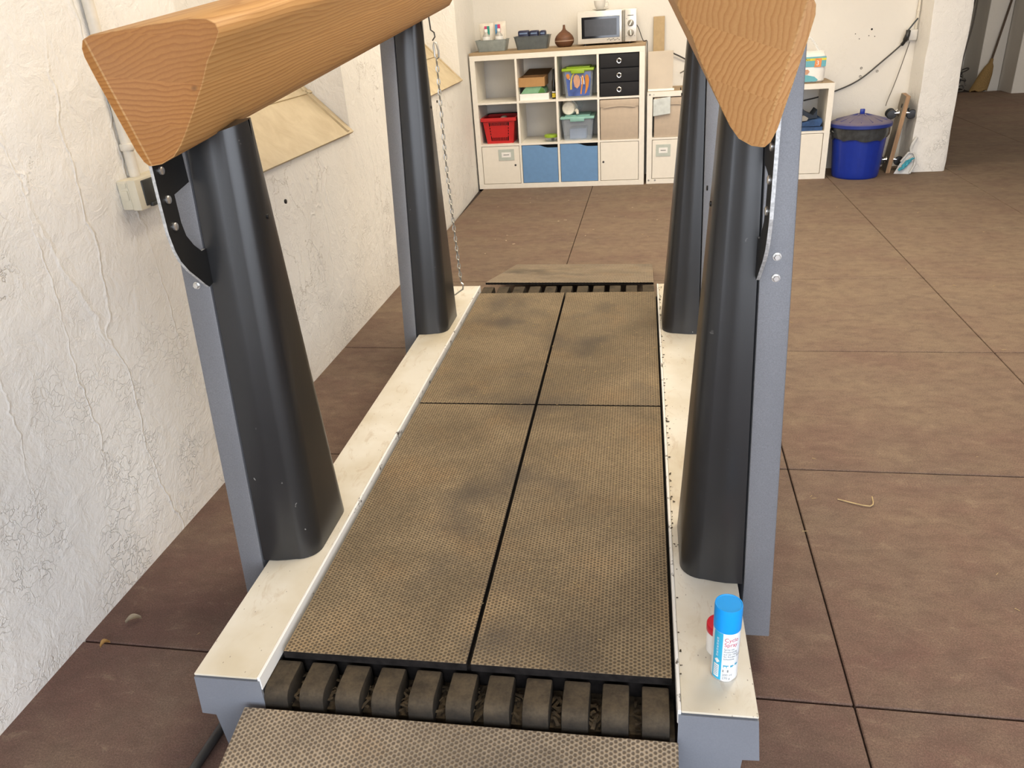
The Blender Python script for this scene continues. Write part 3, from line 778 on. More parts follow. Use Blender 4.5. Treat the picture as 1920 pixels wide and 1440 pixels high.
# ramps of dimpled rubber at both ends
def ramp_mat(name, label, corners, th):
    """corners: near-left, near-right, far-right, far-left (x, y, z of the top)"""
    c = Vector(corners[0])
    bm = bm_new()
    top = [bm.verts.new(Vector(p)-c) for p in corners]; bot = [bm.verts.new(Vector(p)-c-Vector((0, 0, th))) for p in corners]
    bm.faces.new(top); bm.faces.new(bot[::-1])
    for i in range(4):
        f = bm.faces.new((top[(i+1) % 4], top[i], bot[i], bot[(i+1) % 4])); f.material_index = 1
    bmesh.ops.recalc_face_normals(bm, faces=bm.faces[:])
    bmesh.ops.bevel(bm, geom=[e for e in bm.edges], offset=0.0015, segments=1, affect='EDGES')
    o = obj(name, bm, ['ramp', 'edge_rubber'])
    o.location = c
    return tag(o, label, 'ramp mat')
ramp_mat('ramp_mat', 'pale dimpled rubber ramp mat in front of the near row of tread blocks', [(0.735, -6.72, 0.014), (1.637, -6.70, 0.014), (1.637, -5.899, 0.160), (0.712, -5.914, 0.160)], 0.013)
ramp_mat('ramp_mat', 'dusty dimpled rubber ramp mat behind the platform, towards the shelves', [(0.712, -3.215, 0.200), (1.583, -3.232, 0.200), (1.574, -2.346, 0.014), (0.722, -2.323, 0.014)], 0.013)

# chain hanging behind the far left post
ct = thing('chain', 'thin zinc chain hanging from a snap hook down the far left post', 'chain')
rotm = Matrix.Rotation(0.0146, 3, 'Z')
def LW(x, y, z):
    v = rotm @ Vector((x, y, 0)); return Vector((v.x+1.1, v.y-3.5, z))
def link_bm():
    bm = bm_new(); pts = []
    for k in range(12):
        a = 2*PI*k/12; pts.append((0.0058*math.cos(a), 0, 0.0100*math.sin(a) + (0.0028 if math.sin(a) > 0.01 else -0.0028 if math.sin(a) < -0.01 else 0)))
    return add_tube(bm, pts, 0.0027, 6, closed=True)
path = [(-0.424, -0.120, 1.300), (-0.428, -0.120, 0.90), (-0.421, -0.120, 0.60), (-0.415, -0.120, 0.40), (-0.413, -0.120, 0.345)]
pw = spline([LW(*p) for p in path], 40)
src = None; acc = 0; k = 0; last = pw[0]
for p in pw:
    acc += (p-last).length; last = p
    if acc >= 0.0190 or src is None:
        acc = 0; k += 1
        if src is None:
            src = obj('chain_link', link_bm(), 'chain', ct, True); src.location = p; o = src
        else: o = inst(src, 'chain_link', ct, p)
        o.rotation_euler = (0.0, 0.03, (k % 2)*PI/2 + 0.5)
q = LW(-0.424, -0.120, 1.345)
obj('snap_hook', tube([q+Vector(v) for v in ((0, 0, -0.03), (0.010, 0, -0.024), (0.012, 0, 0.0), (0.006, 0, 0.03), (-0.004, 0, 0.034), (-0.008, 0, 0.02), (-0.006, 0, -0.02))], 0.0042, 8, closed=True), 'chain', ct, True)
q = LW(-0.432, -0.125, 1.415)
obj('open_hook', tube([q+Vector(v) for v in ((0, 0, -0.030), (0.012, 0, -0.016), (0.010, 0, 0.0), (-0.003, 0, 0.010), (-0.006, 0, 0.06))], 0.003, 8), 'dark_metal', ct, True)
q = LW(-0.413, -0.120, 0.315)
obj('end_shackle', tube([q+Vector(v) for v in ((0, 0, 0.026), (0.008, 0, 0.018), (0.006, 0, -0.006), (-0.030, -0.01, -0.030), (-0.046, -0.012, -0.032))], 0.004, 8), 'chain', ct, True)

# ---------------------------------------------------------------- spray can and tub on the right rail
def wrap(bm, R, ang0, zbase, c):
    """lay flat text (x right, y up) around a vertical cylinder; ang0 is the azimuth of x=0"""
    for v in bm.verts:
        a = ang0 + v.co.x/R
        v.co = Vector((c[0]+R*math.cos(a), c[1]+R*math.sin(a), zbase+v.co.y+c[2]))
    return bm
def patch(w_, h_, x0, y0, n=10):
    bm = bm_new()
    for i in range(n):
        a, b = x0+w_*i/n, x0+w_*(i+1)/n
        bm.faces.new([bm.verts.new(p) for p in ((a, y0, 0), (b, y0, 0), (b, y0+h_, 0), (a, y0+h_, 0))])
    bmesh.ops.remove_doubles(bm, verts=bm.verts[:], dist=1e-6)
    return bm
can = thing('spray_can', 'white spray can with bright blue cap standing on the right rail', 'spray can', (1.7295, -5.776, HR)); can.scale = (1, 1, 1.12)
RC = 0.0265
obj('can_body', lathe([(0.0255, 0.0), (RC, 0.002), (RC, 0.117), (0.0255, 0.119)], 40), 'can_white', can, True)
obj('can_rim', lathe([(0.0262, 0.0), (0.0272, 0.0015), (0.0272, 0.004), (0.0262, 0.0055)], 40), 'alu', can, True)
obj('cap', lathe([(RC+.0004, 0.116), (RC+.0006, 0.118), (0.0272, 0.163), (0.0264, 0.1665), (0.0248, 0.1665), (0.0240, 0.1655), (0.0, 0.1650)], 40), 'spray_blue', can, True)
FRONT = -PI/2 - 0.14
RL = RC + 0.0003
obj('label_stripe', wrap(patch(0.021, 0.112, -0.0265, 0.0035), RL, FRONT, 0.0, (0, 0, 0)), 'label_blue', can, True, label='cyan stripe of the label')
RT = RC + 0.0006
def can_text(body, size, x, z, mat, name='lettering'):
    return obj(name, wrap(text_mesh(body, size), RT, FRONT, z, (0, 0, 0)) if x == 0 else wrap_off(text_mesh(body, size), x, z), mat, can)
def wrap_off(bm, x, z):
    for v in bm.verts: v.co.x += x
    return wrap(bm, RT, FRONT, z, (0, 0, 0))
can_text('Cyclo', 0.0125, -0.0025, 0.098, 'red_ink'); can_text('Spray', 0.0125, -0.0025, 0.087, 'red_ink')
for k, tx in enumerate(('Spray zur', 'Anwendung', 'auf der Haut', 'für Rinder, Schafe,', 'Schweine')):
    can_text(tx, 0.0058, -0.0025, 0.0785-0.0058*k, 'grey_ink')
can_text('200 ml', 0.0075, -0.0030, 0.0165, 'grey_ink'); can_text('270 g', 0.0075, -0.0030, 0.0085, 'grey_ink')
def animal(x, z, k, kind):
    bm = bm_new()
    polys = [[(0, 4), (9, 4.4), (10, 7.2), (0, 7.4)], [(9, 5), (13, 5.4), (13, 7.2), (10, 7.4)], [(0.4, 0), (1.6, 0), (1.8, 4.4), (0.4, 4.4)], [(7.6, 0), (8.8, 0), (9, 4.4), (7.6, 4.4)]] if kind == 'cow' else [[(0, 3), (2, 2), (7, 2), (9, 4), (8, 7), (1, 7)], [(8, 4), (11, 4.6), (10.5, 7), (8, 6.6)], [(1.4, 0), (2.4, 0), (2.4, 2.6), (1.4, 2.6)], [(6.2, 0), (7.2, 0), (7.2, 2.6), (6.2, 2.6)]]
    for pl in polys: bm.faces.new([bm.verts.new((x+p[0]*k, p[1]*k, 0)) for p in pl])
    return wrap(bm, RT, FRONT, z, (0, 0, 0))
obj('cow_emblem', animal(-0.002, 0.036, 0.00085, 'cow'), 'blue_ink', can); obj('sheep_emblem', animal(0.012, 0.037, 0.0007, 'sheep'), 'blue_ink', can); obj('pig_emblem', animal(0.0225, 0.039, 0.0007, 'sheep'), 'blue_ink', can)
obj('dosage_mark', wrap(patch(0.0022, 0.006, -0.0025, 0.0255, 2), RT, FRONT, 0, (0, 0, 0)), 'grey_ink', can)
obj('dosage_mark', wrap(patch(0.0030, 0.006, 0.0065, 0.0255, 2), RT, FRONT, 0, (0, 0, 0)), 'grey_ink', can)
bm = bm_new()
for p in ((0, 0.006), (0.005, 0), (0, -0.006), (-0.005, 0)): pass
bm.faces.new([bm.verts.new((-0.0155+p[0], p[1], 0)) for p in ((0, -0.006), (0.006, 0), (0, 0.006), (-0.006, 0))])
obj('diamond_emblem', wrap(bm, RT, FRONT, 0.049, (0, 0, 0)), 'paper', can)
obj('text_panel', wrap(patch(0.012, 0.030, -0.0225, 0.010), RT, FRONT, 0, (0, 0, 0)), 'paper', can)
for k in range(6): obj('text_line', wrap(patch(0.009, 0.0014, -0.021, 0.014+0.0042*k, 3), RT+.0003, FRONT, 0, (0, 0, 0)), 'blue_ink', can)
bm = bm_new()
rn = random.Random(5)
for k in range(7):
    for a, b, c_, d_ in ((0.000, 0.0008, 0.0, 0.0045), (0.0030, 0.0038, 0.0, 0.0045), (0.0, 0.0038, 0.0018 if k % 2 else 0.0037, 0.0026 if k % 2 else 0.0045)):
        y = 0.060+0.0065*k
        bm.faces.new([bm.verts.new((-0.0135-(q-y), p - 0.0, 0)) for p, q in ((y+a, y+c_), (y+b, y+c_), (y+b, y+d_), (y+a, y+d_))])
obj('vertical_lettering', wrap(bm, RT, FRONT, 0.0, (0, 0, 0)), 'paper', can)
tub = thing('ointment_tub', 'small white tub with red screw lid behind the spray can', 'tub', (1.7225, -5.712, HR)); tub.scale = (1, 1, 1.32)
obj('tub_body', lathe([(0.024, 0.0), (0.0255, 0.002), (0.0255, 0.040), (0.0235, 0.043)], 32), 'cap_white', tub, True)
obj('lid', lathe([(0.0262, 0.042), (0.0268, 0.043), (0.0268, 0.054), (0.0255, 0.0565), (0.0, 0.0568)], 32), 'red_lid', tub, True)

# ---------------------------------------------------------------- the tall shelf unit
SH = 1.131; SD = 0.385
sh = thing('shelf_unit', 'tall white cube shelf with twelve cells against the back wall', 'shelf')
bm = bm_new(); add_box(bm, 0.0, 1.49, 0, SD, 0.0, 0.042, bev=.001, seg=1); obj('base_panel', bm, 'shelf', sh)
obj('top_panel', box(0.0, 1.49, 0, SD, SH-0.042, SH, bev=.001, seg=1), 'shelf', sh)
obj('side_panel', box(0.0, 0.045, 0, SD, 0.042, SH-0.042), 'shelf', sh); obj('side_panel', box(1.445, 1.49, 0, SD, 0.042, SH-0.042), 'shelf', sh)
COLX = [0.045, 0.392, 0.410, 0.7365, 0.7545, 1.0905, 1.1085, 1.445]
ROWZ = [0.042, 0.377, 0.393, 0.732, 0.748, SH-0.042]
for a, b in ((0.392, 0.410), (0.7365, 0.7545), (1.0905, 1.1085)): obj('divider', box(a, b, 0.0, SD-.002, 0.042, SH-0.042), 'shelf', sh)
cells = [(COLX[2*i], COLX[2*i+1]) for i in range(4)]
for (a, b) in cells:
    for z0, z1 in ((0.377, 0.393), (0.732, 0.748)): obj('shelf_board', box(a, b, 0.002, SD-.002, z0, z1), 'shelf', sh)
def flat_door(x0, x1, z0, z1, mat, kx=None, kz=0.15):
    d = obj('door', box(x0+.004, x1-.004, 0.004, 0.020, z0+.004, z1-.004, bev=.0015, seg=1), mat, sh)
    if kx:
        b = bm_new(); add_lathe(b, [(0.009, 0), (0.009, -0.003), (0.0035, -0.004), (0.0035, -0.0015)], 14, (x0+kx if kx > 0 else x1+kx, 0.004, z0+kz), 'Y')
        bmesh.ops.recalc_face_normals(b, faces=b.faces[:]); obj('keyhole', b, 'dark_metal', d, True)
    return d
d1 = flat_door(*cells[0], 0.042, 0.377, 'door_white', -0.045, 0.165)
def label_frame(parent, x0, x1, z0, z1, y):
    obj('label_frame', box(x0, x1, y-.004, y-.0005, z0, z1), 'label_frame', parent)
    w_, h_ = x1-x0, z1-z0
    obj('label_card', box(x0+w_*.2, x1-w_*.2, y-.0055, y-.003, z0+h_*.27, z1-h_*.27), 'paper', parent)
    obj('label_lettering', box(x0+w_*.32, x1-w_*.32, y-.0062, y-.005, z0+h_*.46, z0+h_*.54), 'grey_ink', parent)
label_frame(d1, 0.198, 0.340, 0.252, 0.348, 0.004)
flat_door(*cells[3], 0.042, 0.377, 'door_white', 0.028, 0.165)
for (a, b), nm in ((cells[1], 0), (cells[2], 0)):
    a += .004; b -= .004; z0, z1 = 0.046, 0.374; w_ = b-a
    top = [(b, z1-.028), (a+w_*.86, z1-.028), (a+w_*.72, z1-.027), (a+w_*.62, z1-.019), (a+w_*.54, z1-.008), (a+w_*.46, z1-.001), (a, z1)]
    d = obj('door', prism([(a, z0), (b, z0)] + top, 0.006, 0.022, 'Y'), 'door_blue', sh, label='blue door with a wavy finger cut-out')
    obj('cutout_shade_panel', box(a, b, 0.06, 0.066, z0, z1), 'black_void', d)  # added black panel paints the cell's shade seen through the finger cut-out
wb = tag(obj('wooden_board', box(0.0, 1.496, 0.0, 0.43, SH+.0005, SH+0.022, bev=.002), 'board'), 'thin pale wooden board lying on top of the tall shelf', 'board')
TZ = SH + 0.0225

# tops: baskets, pouches, bottles, diffuser, microwave, cup
def basket(name, label, x0, x1, y0, y1, h, mat, thin=0.004):
    t = thing(name, label, 'basket', ((x0+x1)/2, (y0+y1)/2, TZ))
    w2, d2 = (x1-x0)/2, (y1-y0)/2
    bm = bm_new()
    def ring(k, z):
        a, b = w2*k, d2*k - (w2-w2*k)*0 
        pts = []; r = 0.025*k
        for cx, cy, a0 in ((a-r, b-r, 0), (-a+r, b-r, PI/2), (-a+r, -b+r, PI), (a-r, -b+r, 1.5*PI)):
            for q in range(5): pts.append((cx+r*math.cos(a0+PI/8*q), cy+r*math.sin(a0+PI/8*q), z))
        return [bm.verts.new(p) for p in pts]
    rs = [ring(.84, 0.0), ring(.985, h), ring(1.02, h+.001), ring(1.02, h+.004), ring(.965, h+.004), ring(.955, h-.002), ring(.82, 0.004)]
    bm.faces.new(rs[0][::-1]); n = len(rs[0])
    for A, B in zip(rs, rs[1:]):
        for i in range(n): bm.faces.new((A[i], A[(i+1) % n], B[(i+1) % n], B[i]))
    bm.faces.new(rs[-1])
    obj('basket_body', bm, mat, t, True)
    return t
basket('grey_basket', 'translucent grey plastic basket at the left end of the tall shelf top', 0.035, 0.315, 0.11, 0.30, 0.088, 'basket_grey')
basket('dark_basket', 'dark grey plastic basket of navy packs on the tall shelf top', 0.382, 0.688, 0.07, 0.27, 0.100, 'basket_dark')
def pouch(x, y, wd, h, tilt, label, c1, c2, px):
    t = thing('tissue_pouch', label, 'pouch', (x, y, TZ+0.006), tilt, 'pouches in the grey basket')
    bm = bm_new()
    secs = [(0.0, .46, .018), (0.02, .48, .028), (h*.5, .50, .030), (h*.85, .51, .018), (h*.93, .52, .004), (h, .52, .002)]
    prev = None
    for z, wf, dp in secs:
        ring = [bm.verts.new((wd*wf*math.cos(a)*(1 if abs(math.cos(a)) > .9 else .96), dp*math.sin(a), z)) for a in [2*PI*k/12 for k in range(12)]]
        if prev:
            for i in range(12): bm.faces.new((prev[i], prev[(i+1) % 12], ring[(i+1) % 12], ring[i]))
        else: bm.faces.new(ring[::-1])
        prev = ring
    bm.faces.new(prev)
    obj('pouch_body', bm, 'pack_white', t, True)
    obj('print_panel', box(px-.022, px-.001, -.036, -.028, h*.45, h*.90), c1, t); obj('print_panel', box(px+.0, px+.022, -.036, -.028, h*.58, h*.90), c2, t)
    return t
pouch(0.122, 0.244, 0.120, 0.215, 0.02, 'cream pouch with magenta and teal print in the grey basket', 'magenta', 'teal', 0.010)
pouch(0.240, 0.244, 0.105, 0.225, -0.02, 'cream pouch with blue and red print in the grey basket', 'print_blue', 'magenta', -0.012)
def bottle(x, y, label):
    t = thing('clear_bottle', label, 'bottle', (x, y, TZ+0.006), 0, 'clear bottles in the grey basket')
    obj('bottle_body', lathe([(0.030, 0), (0.033, .004), (0.033, .105), (0.030, .118), (0.014, .140), (0.012, .146)], 24), 'liquid', t, True)
    obj('cap', lathe([(0.0145, .146), (0.0145, .168), (0.008, .171)], 18), 'cap_white', t, True)
    obj('bottle_label', lathe([(0.0334, .078), (0.0337, .079), (0.0337, .110), (0.0334, .111)], 24), 'paper', t, True)
bottle(0.130, 0.172, 'clear bottle with white cap, nearer the wall corner, in the grey basket'); bottle(0.242, 0.172, 'clear bottle with white cap, nearer the dark basket, in the grey basket')
for k, (x, wd, h, r) in enumerate(((0.462, 0.094, 0.142, 0.02), (0.554, 0.076, 0.138, -0.02), (0.627, 0.050, 0.134, 0.02))):
    t = thing('navy_pack', ('navy wrapped pack at the left end of the dark grey basket', 'navy wrapped pack in the middle of the dark grey basket', 'narrow navy wrapped pack at the right end of the dark grey basket')[k], 'pack', (x, 0.17, TZ+0.006), r, 'navy packs in the dark grey basket')
    obj('wrapper', box(-wd/2, wd/2, -.05, .05, 0, h, bev=.012, seg=3), 'navy', t, True)
    obj('print_band', box(-wd*.36, wd*.36, -.0515, -.049, h*.80, h*.88), 'bluegrey', t)
df = thing('aroma_diffuser', 'brown wood-effect onion-shaped aroma diffuser beside the microwave', 'diffuser', (0.808, 0.16, TZ))
obj('diffuser_base', lathe([(0.050, 0), (0.062, .006), (0.079, .030), (0.082, .046)], 32), 'diffuser', df, True)
obj('light_ring', lathe([(0.0822, .045), (0.0825, .046), (0.0825, .051), (0.0822, .052)], 32), 'diffuser_ring', df, True)
obj('diffuser_top', lathe([(0.082, .051), (0.080, .066), (0.070, .086), (0.050, .106), (0.028, .122), (0.015, .134), (0.0105, .150), (0.0095, .170), (0.006, .171)], 32), 'diffuser', df, True)
MX0, MX1, MZ0, MZ1, MY = 0.930, 1.418, TZ+0.014, 1.412, 0.075
mw = thing('microwave', 'silver microwave oven with two dials on the tall shelf', 'microwave', (MX0, MY, TZ))
W_ = MX1-MX0; H0 = 0.014; H1 = MZ1-TZ
obj('casing', box(0.004, W_-.004, 0.02, 0.31, H0, H1, bev=.004), 'mw_white', mw, True)
for fx in (0.06, W_-.06):
    for fy in (0.05, 0.27): obj('foot', lathe([(0.013, 0), (0.013, H0+.002)], 12, (fx, fy, 0)), 'black_plastic', mw, True)
dW = W_*0.755
door = obj('door', box(0, dW, 0, 0.024, H0, H1, bev=.004), 'mw_silver', mw, True)
wx0, wx1, wz0, wz1 = 0.034, dW-0.020, H0+0.040, H1-0.042
obj('window_frame', box(wx0, wx1, -0.0015, 0.004, wz0, wz1, bev=.001, seg=1), 'mw_glass', door)
obj('window_mesh', box(wx0+.024, wx1-.024, -0.0022, 0.002, wz0+.018, wz1-.018), 'mw_mesh', door)
obj('handle', box(dW+.002, dW+.024, -0.012, 0.02, H0+.004, H1-.004, bev=.006, seg=3), 'mw_handle', mw, True)
pan = obj('control_panel', box(dW+.024, W_, 0.0, 0.024, H0, H1, bev=.004), 'mw_silver', mw, True)
pcx = (dW+.024+W_)/2
for z, a in ((H1-0.105, 0.5), (H1-0.178, -0.1)):
    kn = obj('dial', lathe([(0.026, 0.001), (0.0255, -.003), (0.0235, -.004), (0.023, -.010), (0.020, -.012)], 24, (pcx, 0, z), 'Y'), 'mw_handle', pan, True)
    b = box(-.0045, .0045, -.019, -.008, -.020, .020, bev=.002)
    for v in b.verts:
        x, zz = v.co.x, v.co.z; v.co.x = pcx + x*math.cos(a)+zz*math.sin(a); v.co.z = z - x*math.sin(a)+zz*math.cos(a)
    obj('grip', b, 'cap_white', kn)
obj('brand_mark', box(pcx-.026, pcx+.022, -.0012, .001, H1-.050, H1-.045), 'ink', pan)
for (px, pz) in ((pcx-.034, H1-.072), (pcx+.032, H0+.042), (pcx-.034, H0+.042)): obj('dial_mark', box(px-.003, px+.003, -.001, .001, pz-.003, pz+.003), 'grey_ink', pan)
b = bm_new(); rn = random.Random(11)
zz = H0+.022
for k in range(9):
    x = dW-.125+k*.012; add_box(b, x, x+.012, -.0012, .001, zz+.006*math.sin(k*2.1)-.002, zz+.006*math.sin(k*2.1)+rn.uniform(.002, .010))
obj('scuff_mark', b, 'mw_handle', door, label='grey peeling mark on the lower door edge')
sau = thing('saucer', 'pale saucer under the cup on top of the microwave', 'saucer', (1.118, 0.205, MZ1+.001))
obj('saucer_dish', lathe([(0.032, 0), (0.040, .003), (0.070, .012), (0.073, .014), (0.070, .0145), (0.035, .006), (0, .005)], 32), 'ceramic', sau, True)
cp = thing('cup', 'pale grey ceramic cup on a saucer on top of the microwave', 'cup', (1.110, 0.205, MZ1+.0075))
obj('cup_bowl', lathe([(0.024, 0), (0.027, .003), (0.040, .022), (0.047, .045), (0.049, .070), (0.046, .070), (0.043, .044), (0.034, .02), (0, .012)], 32), 'ceramic', cp, True)
obj('handle', tube(spline([(0.044, 0, .052), (0.068, 0, .056), (0.074, 0, .038), (0.062, 0, .020), (0.038, 0, .020)], 5), 0.0045, 8), 'ceramic', cp, True)
cb = tag(obj('power_cable', tube(spline([(1.40, 0.36, 1.30), (1.43, 0.33, 1.255), (1.470, 0.24, 1.162), (1.503, 0.20, 1.158), (1.506, 0.17, 1.09), (1.506, 0.18, 0.95), (1.507, 0.30, 0.80), (1.508, 0.40, 0.70)], 8), 0.0035, 8), 'cable', smooth=True), 'thin black power cable running down beside the microwave', 'cable')

# cells, top row
FZ1, FZ2 = 0.7485, 0.3935
tr = thing('paper_tray', 'white paper tray at the bottom of the pile under the open carton', 'tray', (0.415, 0.045, FZ1))
b = bm_new(); add_box(b, 0, .255, 0, .30, 0, .008); add_box(b, 0, .255, 0, .006, .008, .052); add_box(b, 0, .006, .006, .30, .008, .052); add_box(b, .249, .255, .006, .30, .008, .052)
obj('tray_body', b, 'paper', tr)
gb = thing('green_folder', 'pale and dark green folded folder between the white tray and the carton', 'folder', (0.425, 0.055, FZ1+.0525))
pl = [(0, 0), (.215, 0), (.205, .030), (.180, .055), (.05, .055), (.022, .030)]
obj('folder_body', prism(pl, 0.0, 0.24, 'Y'), 'green_book', gb); obj('folder_flap', prism([(.15, .002), (.212, .002), (.204, .030), (.182, .052)], -.0015, -.0004, 'Y'), 'green_dark', gb)
cbx = thing('open_carton', 'open brown cardboard carton on top of the pile in the tall shelf', 'carton', (0.412, 0.045, FZ1+.1085))
b = bm_new(); add_box(b, 0, .225, 0, .26, 0, .004); add_box(b, 0, .225, 0, .004, .004, .075); add_box(b, 0, .004, .004, .26, .004, .075); add_box(b, .221, .225, .004, .26, .004, .075); add_box(b, .004, .221, .256, .26, .004, .075)
obj('carton_body', b, 'carton', cbx)
b = bm_new(); b.faces.new([b.verts.new(p) for p in ((0, .26, .075), (.225, .26, .075), (.262, .305, .122), (.052, .305, .125))]); bmesh.ops.solidify(b, geom=b.faces[:], thickness=.003)
obj('carton_flap', b, 'carton_in', cbx)
bt = thing('dark_bottle', 'slim dark bottle with yellow label beside the carton pile', 'bottle', (0.712, 0.07, FZ1))
obj('bottle_body', lathe([(0.014, 0), (0.016, .004), (0.016, .13), (0.009, .165), (0.008, .235), (0.009, .24)], 18), 'wine', bt, True)
obj('bottle_label', lathe([(0.0164, .012), (0.0166, .013), (0.0166, .045), (0.0164, .046)], 18), 'yellow', bt, True); obj('neck_ring', lathe([(0.0095, .05), (0.0175, .051), (0.0175, .060), (0.0165, .061)], 18), 'cap_white', bt, True)
def lidded_box(name, label, x0, x1, y0, y1, z, h, wall, lid, lidh, over=0.012):
    t = thing(name, label, 'box', ((x0+x1)/2, (y0+y1)/2, z)); w2, d2 = (x1-x0)/2, (y1-y0)/2
    bm = bm_new(); ks = ((.86, .86, 0), (1, 1, h))
    rings = [[bm.verts.new((sx*w2*k, sy*d2*k2, zz)) for sx, sy in ((-1, -1), (1, -1), (1, 1), (-1, 1))] for k, k2, zz in ks]
    bm.faces.new(rings[0][::-1])
    for i in range(4): bm.faces.new((rings[0][i], rings[0][(i+1) % 4], rings[1][(i+1) % 4], rings[1][i]))
    bmesh.ops.bevel(bm, geom=[e for e in bm.edges if abs(e.verts[0].co.z-e.verts[1].co.z) > .01], offset=.015, segments=3, affect='EDGES')
    bmesh.ops.solidify(bm, geom=bm.faces[:], thickness=-.0025)
    obj('box_body', bm, wall, t, True)
    l = obj('lid', box(-w2-over, w2+over, -d2-over, d2+over, h, h+lidh, bev=.006), lid, t, True)
    obj('lid_ridge', box(-w2*.8, w2*.8, -d2*.8, d2*.8, h+lidh, h+lidh+.010, bev=.004), lid, l, True)
    obj('clip', box(-w2*.45, w2*.45, -d2-over-.003, -d2-over+.003, h-.018, h+lidh*.7, bev=.002), lid, l, True)
    return t
fx = lidded_box('fish_box', 'storage box printed with orange fish under a lime green lid', 0.800, 1.052, 0.045, 0.33, FZ1, 0.215, 'clear_box', 'lime', 0.022)
fr_ = obj('fish_print', prism([(-.088, .014), (.096, .014), (.112, .205), (-.110, .205)], -.126, -.1245, 'Y'), 'fish_blue', fx, label='printed blue sheet with orange fish')
for v in fr_.data.vertices: v.co.y += (0.215-v.co.z)*0.075-0.018
def fishshape(x, z, pts, mat, nm='fish_shape'):
    b = bm_new(); vs = [b.verts.new((x+p[0], -.1475+(0.215-(z+p[1]))*0.075, z+p[1])) for p in pts]; b.faces.new(vs)
    o = obj(nm, b, mat, fr_); return o
def crescent(w_, h_, th, flip=1):
    o = []; 
    for k in range(9):
        a = PI/2 - PI*k/16*1.1; o.append((flip*w_*math.cos(a), h_*math.sin(a)))
    i = [(flip*(w_-th)*math.cos(PI/2-PI*k/16*1.1), (h_-th*.8)*math.sin(PI/2-PI*k/16*1.1)) for k in range(9)]
    return o + i[::-1]
fishshape(-.030, .085, crescent(.040, .115, .016, -1), 'fish_yellow')
fishshape(-.012, .120, [(-.028, .02), (-.02, .055), (0, .070), (.022, .055), (.032, .02), (.026, -.02), (.004, -.045), (-.018, -.03)], 'fish_peach')
fishshape(.030, .110, [(0, .06), (.010, .075), (.020, .06), (.016, .02), (.006, -.03), (-.004, -.085), (-.014, -.078), (-.006, -.03)], 'fish_orange')
fishshape(.036, .115, crescent(.018, .060, .007, 1), 'cap_white', 'white_stripe'); fishshape(.022, .115, crescent(.012, .055, .006, 1), 'cap_white', 'white_stripe')
fishshape(.060, .110, [(0, .06), (.014, .078), (.030, .065), (.036, .03), (.028, -.02), (.010, -.07), (-.006, -.085), (.004, -.03)], 'fish_orange')
fishshape(-.098, .165, [(-.004, .02), (.006, .032), (.024, .028), (.030, .0), (.018, -.016), (.004, -.006)], 'fish_orange'); fishshape(-.088, .150, crescent(.020, .016, .007, 1), 'cap_white', 'white_stripe')
dr = thing('drawer_box', 'black fabric box of three drawers with ring pulls in the tall shelf', 'drawer box', (1.1105, 0.012, FZ1))
dw_ = 0.332; dh = 0.338
obj('drawer_case', box(0.002, dw_, 0.012, 0.34, 0, dh), 'black_fabric', dr)
for k in range(3):
    z0 = 0.004+k*dh/3
    d = obj('drawer', box(0.006, dw_-.004, -0.006, 0.03, z0, z0+dh/3-.008, bev=.004), 'black_fabric', dr, True)
    b = bm_new(); add_tube(b, [(dw_*.5+.0165*math.cos(2*PI*i/20), -.008, z0+dh/6-.006+.0165*math.sin(2*PI*i/20)) for i in range(20)], .0052, 8, closed=True)
    obj('ring_pull', b, 'chrome', d, True)
# middle row
rb = thing('shopping_basket', 'red plastic shopping basket in the tall shelf', 'basket', (0.212, 0.175, FZ2))
b = bm_new()
def rect(k, kd, z): return [b.verts.new((sx*k, sy*kd, z)) for sx, sy in ((-1, -1), (1, -1), (1, 1), (-1, 1))]
def slatted(b):
    zs = [0.0, 0.022, 0.052, 0.155, 0.182, 0.200]
    hw = lambda z: 0.116+0.026*z/0.2
    hd = lambda z: 0.118+0.020*z/0.2
    def quad(p): b.faces.new([b.verts.new(q) for q in p])
    for sy in (-1, 1):
        def pt(f, z): return (f*hw(z), sy*hd(z), z)
        for z0, z1 in ((0, .022), (.182, .200)): quad((pt(-1, z0), pt(1, z0), pt(1, z1), pt(-1, z1)))
        quad((pt(-1, .022), pt(-.66, .022), pt(-.66, .182), pt(-1, .182))); quad((pt(.66, .022), pt(1, .022), pt(1, .182), pt(.66, .182)))
        quad((pt(-.60, .052), pt(.60, .052), pt(.60, .155), pt(-.60, .155)))
        for k in range(12):
            f0 = -.60+1.2*(k+.2)/12; f1 = f0+1.2*.42/12
            quad((pt(f0, .022), pt(f1, .022), pt(f1, .052), pt(f0, .052))); quad((pt(f0, .155), pt(f1, .155), pt(f1, .182), pt(f0, .182)))
        for z0 in (.065, .09, .115, .14):
            quad((pt(-.66, z0), pt(-.60, z0), pt(-.60, z0+.01), pt(-.66, z0+.01))); quad((pt(.60, z0), pt(.66, z0), pt(.66, z0+.01), pt(.60, z0+.01)))
    for s_ in (-1, 1): quad(((s_*hw(0), -hd(0), 0), (s_*hw(0), hd(0), 0), (s_*hw(.2), hd(.2), .2), (s_*hw(.2), -hd(.2), .2)))
    quad(((-hw(0), -hd(0), 0.002), (hw(0), -hd(0), 0.002), (hw(0), hd(0), 0.002), (-hw(0), hd(0), 0.002)))
    bmesh.ops.remove_doubles(b, verts=b.verts[:], dist=1e-5); bmesh.ops.recalc_face_normals(b, faces=b.faces[:])
    bmesh.ops.solidify(b, geom=b.faces[:], thickness=.003)
slatted(b); obj('basket_body', b, 'red_plastic', rb)
b = bm_new()
add_box(b, -.160, .160, -.152, -.138, .192, .222, bev=.003); add_box(b, -.160, .160, .138, .152, .192, .222, bev=.003); add_box(b, -.160, -.144, -.138, .138, .192, .222, bev=.003); add_box(b, .144, .160, -.138, .138, .192, .222, bev=.003)
